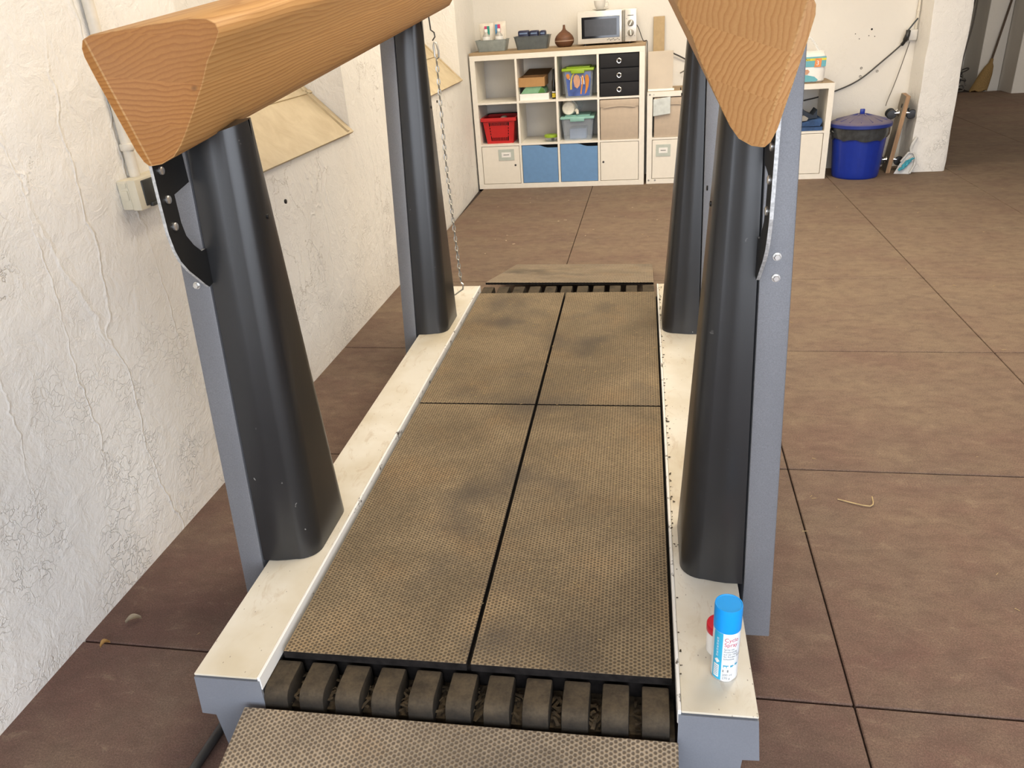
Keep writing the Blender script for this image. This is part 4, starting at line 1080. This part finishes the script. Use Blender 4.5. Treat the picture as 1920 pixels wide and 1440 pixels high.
obj('rim', b, 'red_plastic', rb)
obj('handle', tube(spline([(-.148, .06, .215), (-.146, .13, .222), (-.10, .146, .226), (.10, .146, .226), (.146, .13, .222), (.148, .06, .215)], 5), .006, 8), 'black_plastic', rb, True, label='black folded handle')
tag(obj('dark_bag_and_shade', box(.105, .320, .075, .285, FZ2+.006, FZ2+.197, bev=.02, seg=2), 'black_fabric', smooth=True), 'dark bag in the red shopping basket, filled out black as the shade behind its slats', 'bag')  # bag filled down to the base; its black paints the shade behind the slats
tag(obj('grey_cloth', box(.215, .265, .10, .20, FZ2+.1975, FZ2+.222, bev=.015, seg=3), 'greycloth', smooth=True), 'grey folded cloth sticking up in the red basket', 'cloth')
lt = thing('lime_tub', 'small pale tub with lime green lid in a middle shelf cell', 'tub', (0.672, 0.075, FZ2))
obj('tub_body', lathe([(0.044, 0), (0.050, .006), (0.056, .040)], 28), 'clear_box', lt, True); obj('lid', lathe([(0.058, .034), (0.060, .036), (0.060, .052), (0.056, .056), (0, .055)], 28), 'lime', lt, True)
obj('tub_label', box(.008, .034, -.058, -.050, .010, .032), 'ink', lt); 
tb = lidded_box('clear_storage_box', 'clear storage box with pale teal lid in the tall shelf', 0.774, 1.048, 0.04, 0.33, FZ2, 0.180, 'clear_box', 'teal_lid', 0.020)
tag(obj('contents_box', box(0.835, 0.985, 0.10, 0.28, FZ2+.004, FZ2+.095, bev=.008), 'bluegrey'), 'blue-grey box seen inside the clear storage box', 'box')
rl = thing('cotton_roll', 'white cotton wool roll in clear wrap lying on the teal lid', 'roll', (0.835, 0.19, FZ2+.2105))
obj('roll_body', lathe([(0.012, -.125), (0.050, -.124), (0.058, -.110), (0.058, .110), (0.050, .124), (0.012, .125)], 28, (0, 0, .058), 'Y'), 'cotton', rl, True)
b = lathe([(0.058, -.07), (0.062, -.06), (0.068, .02), (0.074, .09), (0.070, .12)], 20, (0.018, 0, .060), 'Y')
for v in b.verts: v.co.x += 0.02*max(0, v.co.y)/.12; v.co.z = max(.001, v.co.z)
obj('wrap', b, 'clear', rl, True, label='clear plastic wrap'); obj('wrap_twist', tube(spline([(.062, -.115, .045), (.075, -.12, .030), (.078, -.13, .008)], 4), [.016]*5+[.012]*3+[.006], 8), 'cotton', rl, True)
def beige_bin(name, label, x0, x1, y0, z0, w_h):
    t = thing(name, label, 'storage box', (x0, y0, z0)); w_ = x1-x0
    obj('box_body', box(0.004, w_-.004, 0, .33, 0, w_h, bev=.004), 'beige_box', t, True)
    obj('front_band', box(.002, w_-.002, -.006, .004, w_h-.062, w_h-.002, bev=.003), 'beige_box', t, True)
    b = bm_new(); n = 10
    for k in range(n):
        a0, a1 = .03+(w_-.06)*k/n, .03+(w_-.06)*(k+1)/n
        zz = lambda a: w_h-.070+.012*math.sin(PI*(a-.03)/(w_-.06))
        add_box(b, a0, a1, -.009, -.003, min(zz(a0), zz(a1)), max(zz(a0), zz(a1))+.006)
    obj('front_fold', b, 'beige_box', t); return t
beige_bin('beige_storage_box', 'plain beige storage box in the tall shelf, below the black drawers', 1.1105, 1.443, 0.012, FZ2, 0.332)

# ---------------------------------------------------------------- the low shelf unit
LX0, LX1, LH, LY = 1.512, 3.015, 0.768, 0.02
lo = thing('low_shelf_unit', 'low white cube shelf behind the right posts, beside the blue bin', 'shelf')
obj('base_panel', box(LX0, LX1, LY, LY+.385, 0, .042), 'shelf', lo); obj('top_panel', box(LX0, LX1, LY, LY+.385, LH-.042, LH), 'shelf', lo)
obj('top_skin', box(LX0+.003, LX1-.003, LY+.006, LY+.383, LH+.0002, LH+.002), 'board', lo, label='dusty tan upper face')
obj('side_panel', box(LX0, LX0+.045, LY, LY+.385, .042, LH-.042), 'shelf', lo); obj('side_panel', box(LX1-.045, LX1, LY, LY+.385, .042, LH-.042), 'shelf', lo)
lw_ = (LX1-LX0-.09-3*.018)/4; lc = []
for k in range(4):
    a = LX0+.045+k*(lw_+.018); lc.append((a, a+lw_))
    if k < 3: obj('divider', box(a+lw_, a+lw_+.018, LY, LY+.383, .042, LH-.042), 'shelf', lo)
    obj('shelf_board', box(a, a+lw_, LY+.002, LY+.383, .377, .393), 'shelf', lo)
for k, (a, b_) in enumerate(lc):
    d = obj('door', box(a+.004, b_-.004, LY+.004, LY+.020, .046, .373, bev=.0015, seg=1), 'door_white', lo)
    if k == 0: label_frame(d, a+.035, a+.160, .235, .335, LY+.004)
for z, x in ((.030, LX0+.02), (.030, LX0+.075), (LH-.022, LX0+.022)):
    b = bm_new(); add_lathe(b, [(0.008, 0.001), (0.008, -.002), (0.006, -.003)], 12, (x, LY, z), 'Y'); bmesh.ops.recalc_face_normals(b, faces=b.faces[:]); obj('screw_cap', b, 'grey_ink', lo, True)
b = bm_new()
b.faces.new([b.verts.new(p) for p in ((LX0+.048, LY-.001, LH-.028), (LX0+.062, LY-.001, LH-.028), (LX0+.055, LY-.001, LH-.014))]); obj('triangle_mark', b, 'label_frame', lo)
beige_bin('beige_storage_box', 'beige storage box with a clear bag hanging over its front', lc[0][0]+.012, lc[0][1], LY+.014, .3935, .325)
bg_ = tag(obj('clear_bag', box(lc[0][0]+.006, lc[0][0]+.150, LY-.010, LY+.002, .575, .712, bev=.004, seg=2), simple('crinkled_clear_bag', (0.72, 0.77, 0.76), 0.12, alpha=0.75, bmp=1.0, bscale=26)), 'crinkled clear plastic bag with a yellow pin hanging from the low shelf', 'bag')
for v in bg_.data.vertices: v.co.z += (v.co.x-lc[0][0])*0.12-.005
for k, (mt, lb) in enumerate((('beige_box', 0), ('beige_box', 0))):
    a, b_ = lc[k+1]
    beige_bin('beige_storage_box', ('beige storage box in the second cell of the low shelf, behind the far right post', 'beige storage box in the third cell of the low shelf, behind the near right post')[k], a+.004, b_-.004, LY+.014, .3935, .325)
# folded cloths in the last cell
a, b_ = lc[3]
def cloth(name, label, pts, y0, y1, z, mat):
    o = obj(name, prism(pts, y0, y1, 'Y'), mat); o.location = (0, 0, z)
    return tag(o, label, 'cloth', 'folded cloths in the low shelf')
cloth('folded_cloth', 'blue folded cloth at the bottom of the low shelf cell pile', [(a+.01, 0), (b_-.012, 0), (b_-.010, .028), (a+.01, .034)], LY+.03, LY+.30, .3935, 'bluecloth')
cloth('folded_cloth', 'blue cloth folded with a raised corner in the low shelf', [(a+.02, 0), (b_-.030, .0), (b_-.014, .030), (b_-.02, .058), (a+.09, .022)], LY+.04, LY+.28, .4285, 'bluecloth')
cloth('folded_cloth', 'navy cloth peaked on top of the low shelf cloth pile', [(a+.02, .026), (a+.17, .030), (a+.235, .046), (b_-.05, .052), (b_-.055, .120), (b_-.085, .075), (a+.19, .105), (a+.16, .142), (a+.10, .105), (a+.03, .095)], LY+.09, LY+.26, .4345, 'navycloth')
cloth('folded_cloth', 'grey rolled cloth at the front of the low shelf cloth pile', [(a+.13, .020), (a+.20, .025), (a+.21, .045), (a+.18, .062), (a+.14, .056)], LY+.035, LY+.088, .4505, 'greycloth')
# nappy pack on top
np_ = thing('nappy_pack', 'light blue and white nappy pack with carry handle on the low shelf', 'pack', (2.815, 0.19, LH+.0025))
bm = bm_new(); prev = None
for z, hw_, hd_ in ((0, .120, .085), (.012, .132, .098), (.10, .135, .102), (.20, .132, .094), (.222, .122, .06), (.235, .125, .01)):
    ring = [bm.verts.new((math.copysign(abs(math.cos(q))**.45, math.cos(q))*hw_, math.copysign(abs(math.sin(q))**.45, math.sin(q))*hd_, z)) for q in [2*PI*k/20 for k in range(20)]]
    if prev:
        for i in range(20): bm.faces.new((prev[i], prev[(i+1) % 20], ring[(i+1) % 20], ring[i]))
    else: bm.faces.new(ring[::-1])
    prev = ring
bm.faces.new(prev); obj('pack_body', bm, 'cap_white', np_, True)
YF = -.1045
def decal(nm, pts, mat, y=YF):
    b = bm_new(); b.faces.new([b.verts.new((p[0], y, p[1])) for p in pts]); return obj(nm, b, mat, np_)
decal('top_panel', [(-.125, .120), (.125, .120), (.125, .196), (-.125, .196)], 'pack_teal', -.1035)
decal('base_panel', [(-.125, .008), (.06, .008), (.075, .020), (.045, .045), (-.01, .058), (-.07, .060), (-.125, .05)], 'pack_teal')
decal('yellow_band', [(-.125, .165), (.125, .168), (.125, .186), (-.125, .183)], 'pack_yellow', -.1048)
decal('size_panel', [(.036, .118), (.088, .118), (.090, .182), (.040, .184)], 'pack_orange', -.1056)
decal('baby_print', [(-.07, .075), (-.045, .060), (-.01, .066), (.004, .085), (-.01, .102), (-.045, .100)], 'skin_print', -.1048)
decal('baby_shirt_print', [(-.105, .06), (-.07, .055), (-.055, .075), (-.075, .095), (-.105, .09)], 'fish_peach', -.1046)
for body, sz, x, z, mt, y in (('3', .050, .048, .132, 'cap_white', -.1064), ('er-Pack', .020, -.060, .169, 'ink', -.1056)):
    b = text_mesh(body, sz)
    for v in b.verts: v.co = Vector((x+v.co.x, y, z+v.co.y))
    obj('lettering', b, mt, np_)
obj('carry_handle', tube(spline([(-.085, 0, .225), (-.045, 0, .30), (-.005, 0, .335), (.035, 0, .30), (.085, 0, .225)], 6), .010, 6), 'clear', np_, True, label='clear plastic carry handle')
# sheet and mdf offcut leaning at the wall
def leaning(name, label, cat, x0, x1, yb, yt, z0, z1, th, mat):
    bm = bm_new()
    P = [(x0, yb, z0), (x1, yb, z0), (x1, yt, z1), (x0, yt, z1)]
    A = [bm.verts.new(p) for p in P]; B = [bm.verts.new((p[0], p[1]+th, p[2])) for p in P]
    bm.faces.new(A); bm.faces.new(B[::-1])
    for i in range(4): bm.faces.new((A[(i+1) % 4], A[i], B[i], B[(i+1) % 4]))
    bmesh.ops.recalc_face_normals(bm, faces=bm.faces[:]); bmesh.ops.bevel(bm, geom=bm.edges[:], offset=min(.002, th*.2), segments=1, affect='EDGES')
    return tag(obj(name, bm, mat), label, cat)
leaning('mdf_board', 'tall narrow brown board leaning on the wall behind the beige sheet', 'board', 1.555, 1.650, .34, .42, LH+.0025, 1.335, .018, 'mdf')
leaning('beige_sheet', 'pale beige sheet standing on the left end of the low shelf', 'sheet', 1.516, 1.722, .055, .075, LH+.0025, 1.080, .006, 'sheet')
leaning('beige_sheet_edge', 'thin pale strip lying in front of the beige sheet', 'strip', 1.516, 1.735, .034, .042, LH+.0025, LH+.020, .010, 'shelf')
tag(obj('wall_cable', tube(spline([(3.66, .43, 1.075), (3.60, .425, 1.01), (3.475, .43, .893), (3.284, .43, .735), (3.079, .43, .648), (2.9, .43, .60), (2.72, .43, .585), (2.3, .43, .62), (2.05, .43, .80), (1.90, .43, .94), (1.80, .42, 1.00), (1.72, .415, 1.04)], 10), .006, 8), 'cable', smooth=True), 'dark power cable sagging along the back wall from the grey socket', 'cable')
tag(obj('cable_end', tube(spline([(1.905, .435, .935), (1.85, .42, .90), (1.79, .41, .872)], 5), .005, 8), 'cord', smooth=True), 'short loose cable end above the low shelf', 'cable')

# ---------------------------------------------------------------- blue bin
bn = thing('rubbish_bin', 'blue plastic rubbish bin with dusty lid beside the low shelf', 'bin', (3.272, 0.105, 0.0))
bm = bm_new(); n = 72; prof = [(0.176, 0.0), (0.182, .006), (0.186, .02), (0.190, .06), (0.212, .34), (0.214, .40), (0.222, .405), (0.222, .425), (0.214, .425)]
rings = []
for r, z in prof:
    ring = []
    for i in range(n):
        a_ = 2*PI*i/n
        k = 1 - (0.012 if (i % 3 == 0 and .05 < z < .35) else 0)
        ring.append(bm.verts.new((r*k*math.cos(a_), r*k*math.sin(a_), z)))
    rings.append(ring)
for A, B in zip(rings, rings[1:]):
    for i in range(n): bm.faces.new((A[i], A[(i+1) % n], B[(i+1) % n], B[i]))
bm.faces.new(rings[0][::-1]); bm.faces.new(rings[-1])
obj('bin_body', bm, 'bin_blue', bn, True)
b = lathe([(0.238, .412), (0.242, .416), (0.242, .440), (0.236, .446), (0.220, .454), (0.10, .492), (0.03, .505), (0.0, .506)], 48)
lid = obj('lid', b, 'lid', bn, True)
for k in range(14):
    a_ = 2*PI*k/14; c_, s_ = math.cos(a_), math.sin(a_); b = bm_new()
    P = [(.04, .503), (.20, .459), (.20, .464), (.04, .508)]
    A = [b.verts.new((r*c_-.003*s_, r*s_+.003*c_, z)) for r, z in P]; B = [b.verts.new((r*c_+.003*s_, r*s_-.003*c_, z)) for r, z in P]
    b.faces.new(A); b.faces.new(B[::-1])
    for i in range(4): b.faces.new((A[(i+1) % 4], A[i], B[i], B[(i+1) % 4]))
    obj('lid_rib', b, 'lid', lid)
obj('lid_knob', box(-.018, .018, -.012, .012, .503, .545, bev=.005), 'bin_blue', lid, True)
bm = bm_new(); rn = random.Random(2); rings = []
for z, r0 in ((0.325, .219), (0.345, .226), (0.375, .228), (0.405, .232), (0.413, .234)):
    rings.append([bm.verts.new(((r0+rn.uniform(-.004, .004))*math.cos(2*PI*i/40), (r0+rn.uniform(-.004, .004))*math.sin(2*PI*i/40), z+(rn.uniform(-.018, .010) if z < .33 else 0))) for i in range(40)])
for A, B in zip(rings, rings[1:]):
    for i in range(40): bm.faces.new((A[i], A[(i+1) % 40], B[(i+1) % 40], B[i]))
obj('bin_bag', bm, 'bag_black', bn, True, label='dark bin bag folded over the rim')
obj('handle', tube(spline([(-.205, -.06, .36), (-.236, -.05, .385), (-.238, .03, .385), (-.210, .06, .36)], 5), .011, 8), 'black_plastic', bn, True, label='black side handle')

# ---------------------------------------------------------------- wooden dolly on edge, dustpan, brush
do = thing('furniture_dolly', 'wooden furniture dolly standing on edge between bin and pier', 'dolly', (3.600, 0.300, 0.0), -0.12)
LEAN = 0.07
def dl(p): return (p[0] + LEAN*p[2]/.6 - .03, p[1], p[2])
bm = box(-.018, .018, -.15, .10, 0.0, .62, bev=.002, seg=1)
bm.normal_update()
for f in bm.faces:
    if abs(f.normal.x) < .5: f.material_index = 1
for v in bm.verts: v.co = Vector(dl(v.co))
obj('platform_board', bm, ['ply_face', 'ply_edge'], do)
for (sy, z) in ((-.06, .10), (-.06, .48), (.06, .48)):
    for sx in (-1, 1) if z > .3 else (1, -1):
        pb = bm_new(); add_lathe(pb, [(.014, .018), (.026, .022), (.026, .030), (.012, .032), (.012, .058)], 16, (0, 0, 0), 'X')
        for v in pb.verts: v.co = Vector(dl((sx*v.co.x, v.co.y+sy, v.co.z+z)))
        bmesh.ops.recalc_face_normals(pb, faces=pb.faces[:]); f_ = obj('caster_fork', pb, 'chrome', do, True)
        wbm = bm_new(); add_lathe(wbm, [(.014, -.012), (.034, -.011), (.038, -.006), (.038, .006), (.034, .011), (.014, .012)], 20, (0, 0, 0), 'Y')
        for v in wbm.verts: v.co = Vector(dl((sx*(v.co.x+.075), v.co.y+sy, v.co.z+z-.012)))
        bmesh.ops.recalc_face_normals(wbm, faces=wbm.faces[:]); obj('caster_wheel', wbm, 'black_plastic', f_, True)
b = bm_new(); add_lathe(b, [(.016, -.0185), (.016, -.022), (.010, -.0225)], 16, (0, 0, 0), 'X')
for v in b.verts: v.co = Vector(dl((v.co.x, v.co.y-.08, v.co.z+.54)))
bmesh.ops.recalc_face_normals(b, faces=b.faces[:]); obj('handle_hole', b, 'black_void', do)
dp_ = thing('dustpan', 'pale grey dustpan standing on its edge against the white pier', 'dustpan', (3.650, 0.085, 0.0), -0.25)
pan_pts = [(-.065, .0), (.055, .0), (.072, .06), (.062, .125), (.040, .155), (.015, .168), (-.005, .160), (-.04, .09)]
bm = prism(pan_pts, .03, .034, 'Y')
for v in bm.verts: v.co.y += v.co.z*.28; v.co.x += v.co.z*.18
obj('pan_floor', bm, 'pan_grey', dp_)
bm = tube([(p[0]+p[1]*.18, .018+p[1]*.28, p[1]+.008) for p in pan_pts[1:]], .009, 8); obj('pan_rim', bm, 'pan_grey', dp_, True)
obj('handle', tube(spline([(.045, .062, .165), (.040, .072, .205), (.052, .085, .25), (.075, .095, .292)], 6), [.011]*6+[.013]*6+[.012]*6+[.008], 8), 'pan_grey', dp_, True)
br = thing('hand_brush', 'turquoise bristled hand brush clipped in the grey dustpan', 'brush', (3.650, 0.085, 0.0), -0.25)
bm = bm_new(); rn = random.Random(9)
for k in range(44):
    t_ = rn.random(); x = -.035+.065*t_+.018+rn.uniform(-.008, .008); z0 = .035+.085*t_; y = -.002+z0*.28+rn.uniform(-.010, .012)
    add_tube(bm, [(x-.022, y, z0-.008), (x, y-.002, z0), (x+.022, y, z0+.016)], [.0045, .0055, .0045], 5)
obj('bristles', bm, 'brush', br, True); obj('brush_back', tube([(-.006, .010+.05*.28, .045), (.030, .012+.09*.28, .09), (.060, .012+.145*.28, .145)], .008, 8), 'pan_grey', br, True)

# ---------------------------------------------------------------- sockets, conduit and cables on the walls
def rbox(name, x0, x1, y0, y1, z0, z1, mat, parent, bev=.004): return obj(name, box(x0, x1, y0, y1, z0, z1, bev=bev), mat, parent, True)
jb = thing('wall_socket', 'double cream wall socket with dark flap on the left wall', 'socket', (0.048, -4.895, 1.070))
rbox('back_box', .0005, .034, -.070, .110, -.042, .042, 'socket', jb)
rbox('cover_plate', .034, .062, -.072, .112, -.044, .044, 'socket', jb)
rbox('knockout', .012, .030, -.0725, -.069, -.014, .014, 'socket', jb, .001); rbox('knockout', .012, .030, -.0725, -.069, .022, .036, 'socket', jb, .001)
rbox('socket_flap', .052, .066, -.046, .014, -.036, .037, 'socket_dark', jb, .003); rbox('flap_catch', .060, .072, -.028, .006, -.041, -.030, 'socket_dark', jb, .002)
rbox('flap_frame', .056, .070, .016, .030, -.043, .043, 'socket', jb, .002); rbox('socket_flap', .052, .066, .032, .100, -.036, .037, 'socket_dark', jb, .003)
cn = thing('conduit_pipe', 'cream painted conduit pipe running down the left wall to the socket', 'pipe', (0.048, -4.895, 1.112))
obj('pipe', tube([(.018, 0, 0), (.017, .004, .4), (.017, .012, 1.0), (.017, .02, 1.885)], .0155, 12), 'conduit', cn, True)
for z in (0.075, 0.75): obj('pipe_clip', lathe([(.019, 0), (.0205, .003), (.0205, .016), (.019, .019)], 16, (.018, 0, z)), 'conduit', cn, True)
gs = thing('wall_socket', 'light grey wall socket beside the pier with a black plug', 'socket', (3.672, 0.45, 1.068))
rbox('back_box', -.040, .024, -.045, -.0005, -.042, .042, 'socket_grey', gs, .008); rbox('flap', -.062, -.040, -.055, -.012, -.040, .040, 'socket_dark', gs)
obj('plug', tube(spline([(-.055, -.06, .035), (-.062, -.072, .0), (-.075, -.06, -.045), (-.09, -.045, -.075)], 4), [.018]*4+[.020]*4+[.014]*4+[.007], 10), 'black_plastic', gs, True, label='black plug')
tag(obj('open_flap', box(-.006, .006, -.004, .004, -.055, .055, bev=.002), 'socket_dark'), 'black stick of the socket flap lever above the plug', 'lever')
o = bpy.data.objects['open_flap']; o.location = (3.645, 0.395, 1.148); o.rotation_euler = (0, .62, 0)
cn2 = thing('conduit_pipe', 'thin pale conduit pipe above the grey socket beside the pier', 'pipe', (3.682, 0.432, 1.1105))
obj('pipe', tube([(0, 0, 0), (0.002, 0, .5), (0.004, 0, 1.88)], .010, 10), 'conduit', cn2, True); obj('pipe_clip', lathe([(.0115, 0), (.013, .002), (.013, .012), (.0115, .014)], 12, (0, 0, .13)), 'conduit', cn2, True)
tag(obj('thin_cord', tube(spline([(3.640, .395, 1.02), (3.602, .40, .83), (3.565, .395, .68), (3.528, .38, .565), (3.51, .34, .53)], 8), .0035, 6), 'cord', smooth=True), 'thin cord hanging straight from the grey socket to the dolly', 'cord')
for k, (x, z, r_) in enumerate(((3.345, 1.128, .008), (3.375, 1.072, .004), (3.328, 1.08, .004), (3.22, 1.10, .004), (3.255, 1.06, .004))):
    b = lathe([(r_, .0), (r_*.6, -.002)], 10, (x, .4498, z), 'Y'); tag(obj('drill_hole', b, 'black_void'), ('large dark drill hole high in the back wall', 'small drill hole below and right of the large drill hole', 'small drill hole below and left of the large drill hole', 'small drill hole furthest from the pier in the back wall', 'small drill hole lowest of those high in the back wall')[k], 'hole', None if k == 0 else 'small drill holes')
for k, (x, z) in enumerate(((3.300, .83), (3.300, .765), (3.430, .80))):
    b = bm_new(); add_tube(b, [(x+.008*math.cos(2*PI*i/14), .448, z+.008*math.sin(2*PI*i/14)) for i in range(14)], .002, 6, closed=True)
    tag(obj('fixing_ring', b, 'cord', smooth=True), ('dark fixing ring in the back wall, the upper of two', 'dark fixing ring in the back wall, the lower of two', 'dark fixing ring in the back wall nearest the pier')[k], 'ring')
# far room: broom and cable tangle
bo = thing('broom', 'straw broom with dark handle leaning on the far room wall', 'broom', (6.04, 5.40, 0.0))
bm = bm_new(); prev = None
for t_, w_, d_ in ((0, .115, .060), (.10, .105, .055), (.22, .085, .05), (.32, .055, .042), (.36, .030, .03)):
    ring = [bm.verts.new((t_*.30 + w_*math.cos(q), .0 + t_*.10 + d_*math.sin(q), t_+.002+(.012*math.sin(q*5) if t_ == 0 else 0)+(0.012 if t_ == 0 else 0))) for q in [2*PI*k/18 for k in range(18)]]
    if prev:
        for i in range(18): bm.faces.new((prev[i], prev[(i+1) % 18], ring[(i+1) % 18], ring[i]))
    else: bm.faces.new(ring[::-1])
    prev = ring
bm.faces.new(prev); obj('bristles', bm, 'broom_bristle', bo, True)
obj('binding', tube([(.105, .035, .345), (.120, .042, .42)], [.030, .019], 12), 'broom_bristle', bo, True)
obj('handle', tube([(.115, .040, .40), (.30, .09, 1.55)], .0135, 10), 'broom_stick', bo, True)
rn = random.Random(21)
ctg = thing('cable_tangle', 'heap of grey cables on the floor of the far room behind the pier', 'cables', (5.65, 5.55, 0.0))
for k in range(7):
    pts = []; a0 = rn.uniform(0, 6); rr = rn.uniform(.10, .24); zc = .03+.045*k
    for i in range(18):
        a_ = a0+i*.62; pts.append((rr*math.cos(a_)*1.1+rn.uniform(-.03, .03), rr*math.sin(a_)*.45+rn.uniform(-.02, .02), max(.010, zc+rn.uniform(-.03, .05))))
    obj('cable', tube(spline(pts, 4), .009, 6), ('cord', 'cable')[k % 2], ctg, True)
tag(obj('hanging_cable', tube(spline([(5.90, 5.49, .08), (5.84, 5.60, .30), (5.87, 5.66, .55), (5.93, 5.72, .9), (5.95, 5.78, 1.5), (5.95, 5.8, 2.4)], 8), .011, 8), 'cord', smooth=True), 'thick grey cable hanging down the far room wall', 'cable')
tag(obj('hanging_cable', tube(spline([(5.62, 5.45, .28), (5.74, 5.5, .40), (5.83, 5.6, .75), (5.90, 5.7, 1.4), (5.90, 5.75, 2.4)], 8), .008, 8), 'cable', smooth=True), 'thin dark cable hanging down the far room wall', 'cable')
# black cable from under the platform
tag(obj('floor_hose', tube([(.600, -5.70, .012), (.590, -5.86, .012), (.584, -5.96, .012), (.578, -6.4, .012)], .011, 10), 'cable', smooth=True), 'black cable lying on the floor beside the front ramp mat', 'cable')

# ---------------------------------------------------------------- litter
def bits(name, label, cat, mat, n, place, rng, smin, smax, aspect):
    bm = bm_new()
    for _ in range(n):
        x, y, z = place(rng); L = rng.uniform(smin, smax); a_ = rng.uniform(0, 2*PI); c_, s_ = math.cos(a_), math.sin(a_); wd = L*aspect
        P = [(-L, -wd), (L, -wd*.6), (L, wd*.6), (-L, wd)]
        A = [bm.verts.new((x+p[0]*c_-p[1]*s_, y+p[0]*s_+p[1]*c_, z+.0006+(0.2*L if i in (1, 2) else 0))) for i, p in enumerate(P)]
        B = [bm.verts.new((v.co.x, v.co.y, v.co.z+.0010)) for v in A]
        bm.faces.new(A[::-1]); bm.faces.new(B)
        for i in range(4): bm.faces.new((A[i], A[(i+1) % 4], B[(i+1) % 4], B[i]))
    return stuff(obj(name, bm, mat), label, cat)
R1 = random.Random(31)
def on_floor(r):
    while True:
        x, y = r.uniform(.3, 5.2), r.uniform(-6.3, .2)
        if .45 < x < 1.95 and -6.3 < y < -2.2: continue
        if x < 3.7 and y > -.06: continue
        return x, y, 0.0
bits('straw_litter', 'scattered straw and hay bits on the rubber floor', 'litter', 'straw', 190, on_floor, R1, .002, .009, .12)
def far_floor(r):
    x, y = r.uniform(.2, 2.4), r.uniform(-2.1, -.1); return x, y, 0.0
bits('shavings_litter', 'pale shavings scattered on the floor before the shelves', 'litter', 'pale_bits', 30, far_floor, R1, .004, .013, .5)
def on_mat(r):
    p = LW(r.uniform(-.36, .48), r.uniform(-2.28, .05), 0); return p.x, p.y, HR-.013
bits('hay_litter', 'short hay bits lying on the platform mats', 'litter', 'straw', 200, on_mat, R1, .0015, .005, .14)
def in_tray(r):
    p = LW(r.uniform(-.36, .48), r.uniform(-2.378, -2.302), 0); return p.x, p.y, .143+r.uniform(0, .012)
bits('tray_litter', 'straw and dirt packed between the near tread blocks', 'litter', 'dirt', 420, in_tray, R1, .004, .013, .35)
def blocktops(r):
    p = LW(r.uniform(-.36, .48), r.uniform(-2.36, -2.31), 0); return p.x, p.y, .194
bits('dirt_specks', 'dark dirt specks along the chipped edge of the right rail', 'litter', 'dirt', 90, lambda r: (lambda p: (p.x, p.y, HR+.001))(LW(X(1, .4475)+abs(r.gauss(0, .006)), r.uniform(-2.3, .1), 0)), R1, .001, .0035, .8)
def leaf(name, label, x, y, L, wd, rz, mat):
    bm = bm_new(); top = []; bot = []
    n = 8
    for k in range(n+1):
        t_ = k/n; ww = wd*math.sin(PI*min(1, t_*.93+.04))**.8; zz = .003+.010*math.sin(PI*t_)
        top.append([bm.verts.new(((t_-.5)*L, -ww, zz+.006)), bm.verts.new(((t_-.5)*L, 0, zz)), bm.verts.new(((t_-.5)*L, ww, zz+.008))])
    for a_, b_ in zip(top, top[1:]):
        for i in range(2): bm.faces.new((a_[i], b_[i], b_[i+1], a_[i+1]))
    bmesh.ops.solidify(bm, geom=bm.faces[:], thickness=.001)
    o = obj(name, bm, mat, smooth=True); o.location = (x, y, .001); o.rotation_euler = (0, 0, rz)
    return tag(o, label, 'leaf')
leaf('dry_leaf', 'pale dry leaf on the floor by the left wall', .147, -5.545, .042, .011, .6, 'leaf')
leaf('dry_leaf', 'small tan leaf on the floor by the left wall', .125, -5.640, .026, .008, .9, 'leaf_tan')
tag(obj('hay_twig', tube(spline([(2.17, -4.80, .004), (2.26, -4.835, .006), (2.275, -4.79, .012)], 4), .002, 5), 'straw', smooth=True), 'bent hay twig on the floor to the right of the platform', 'twig')
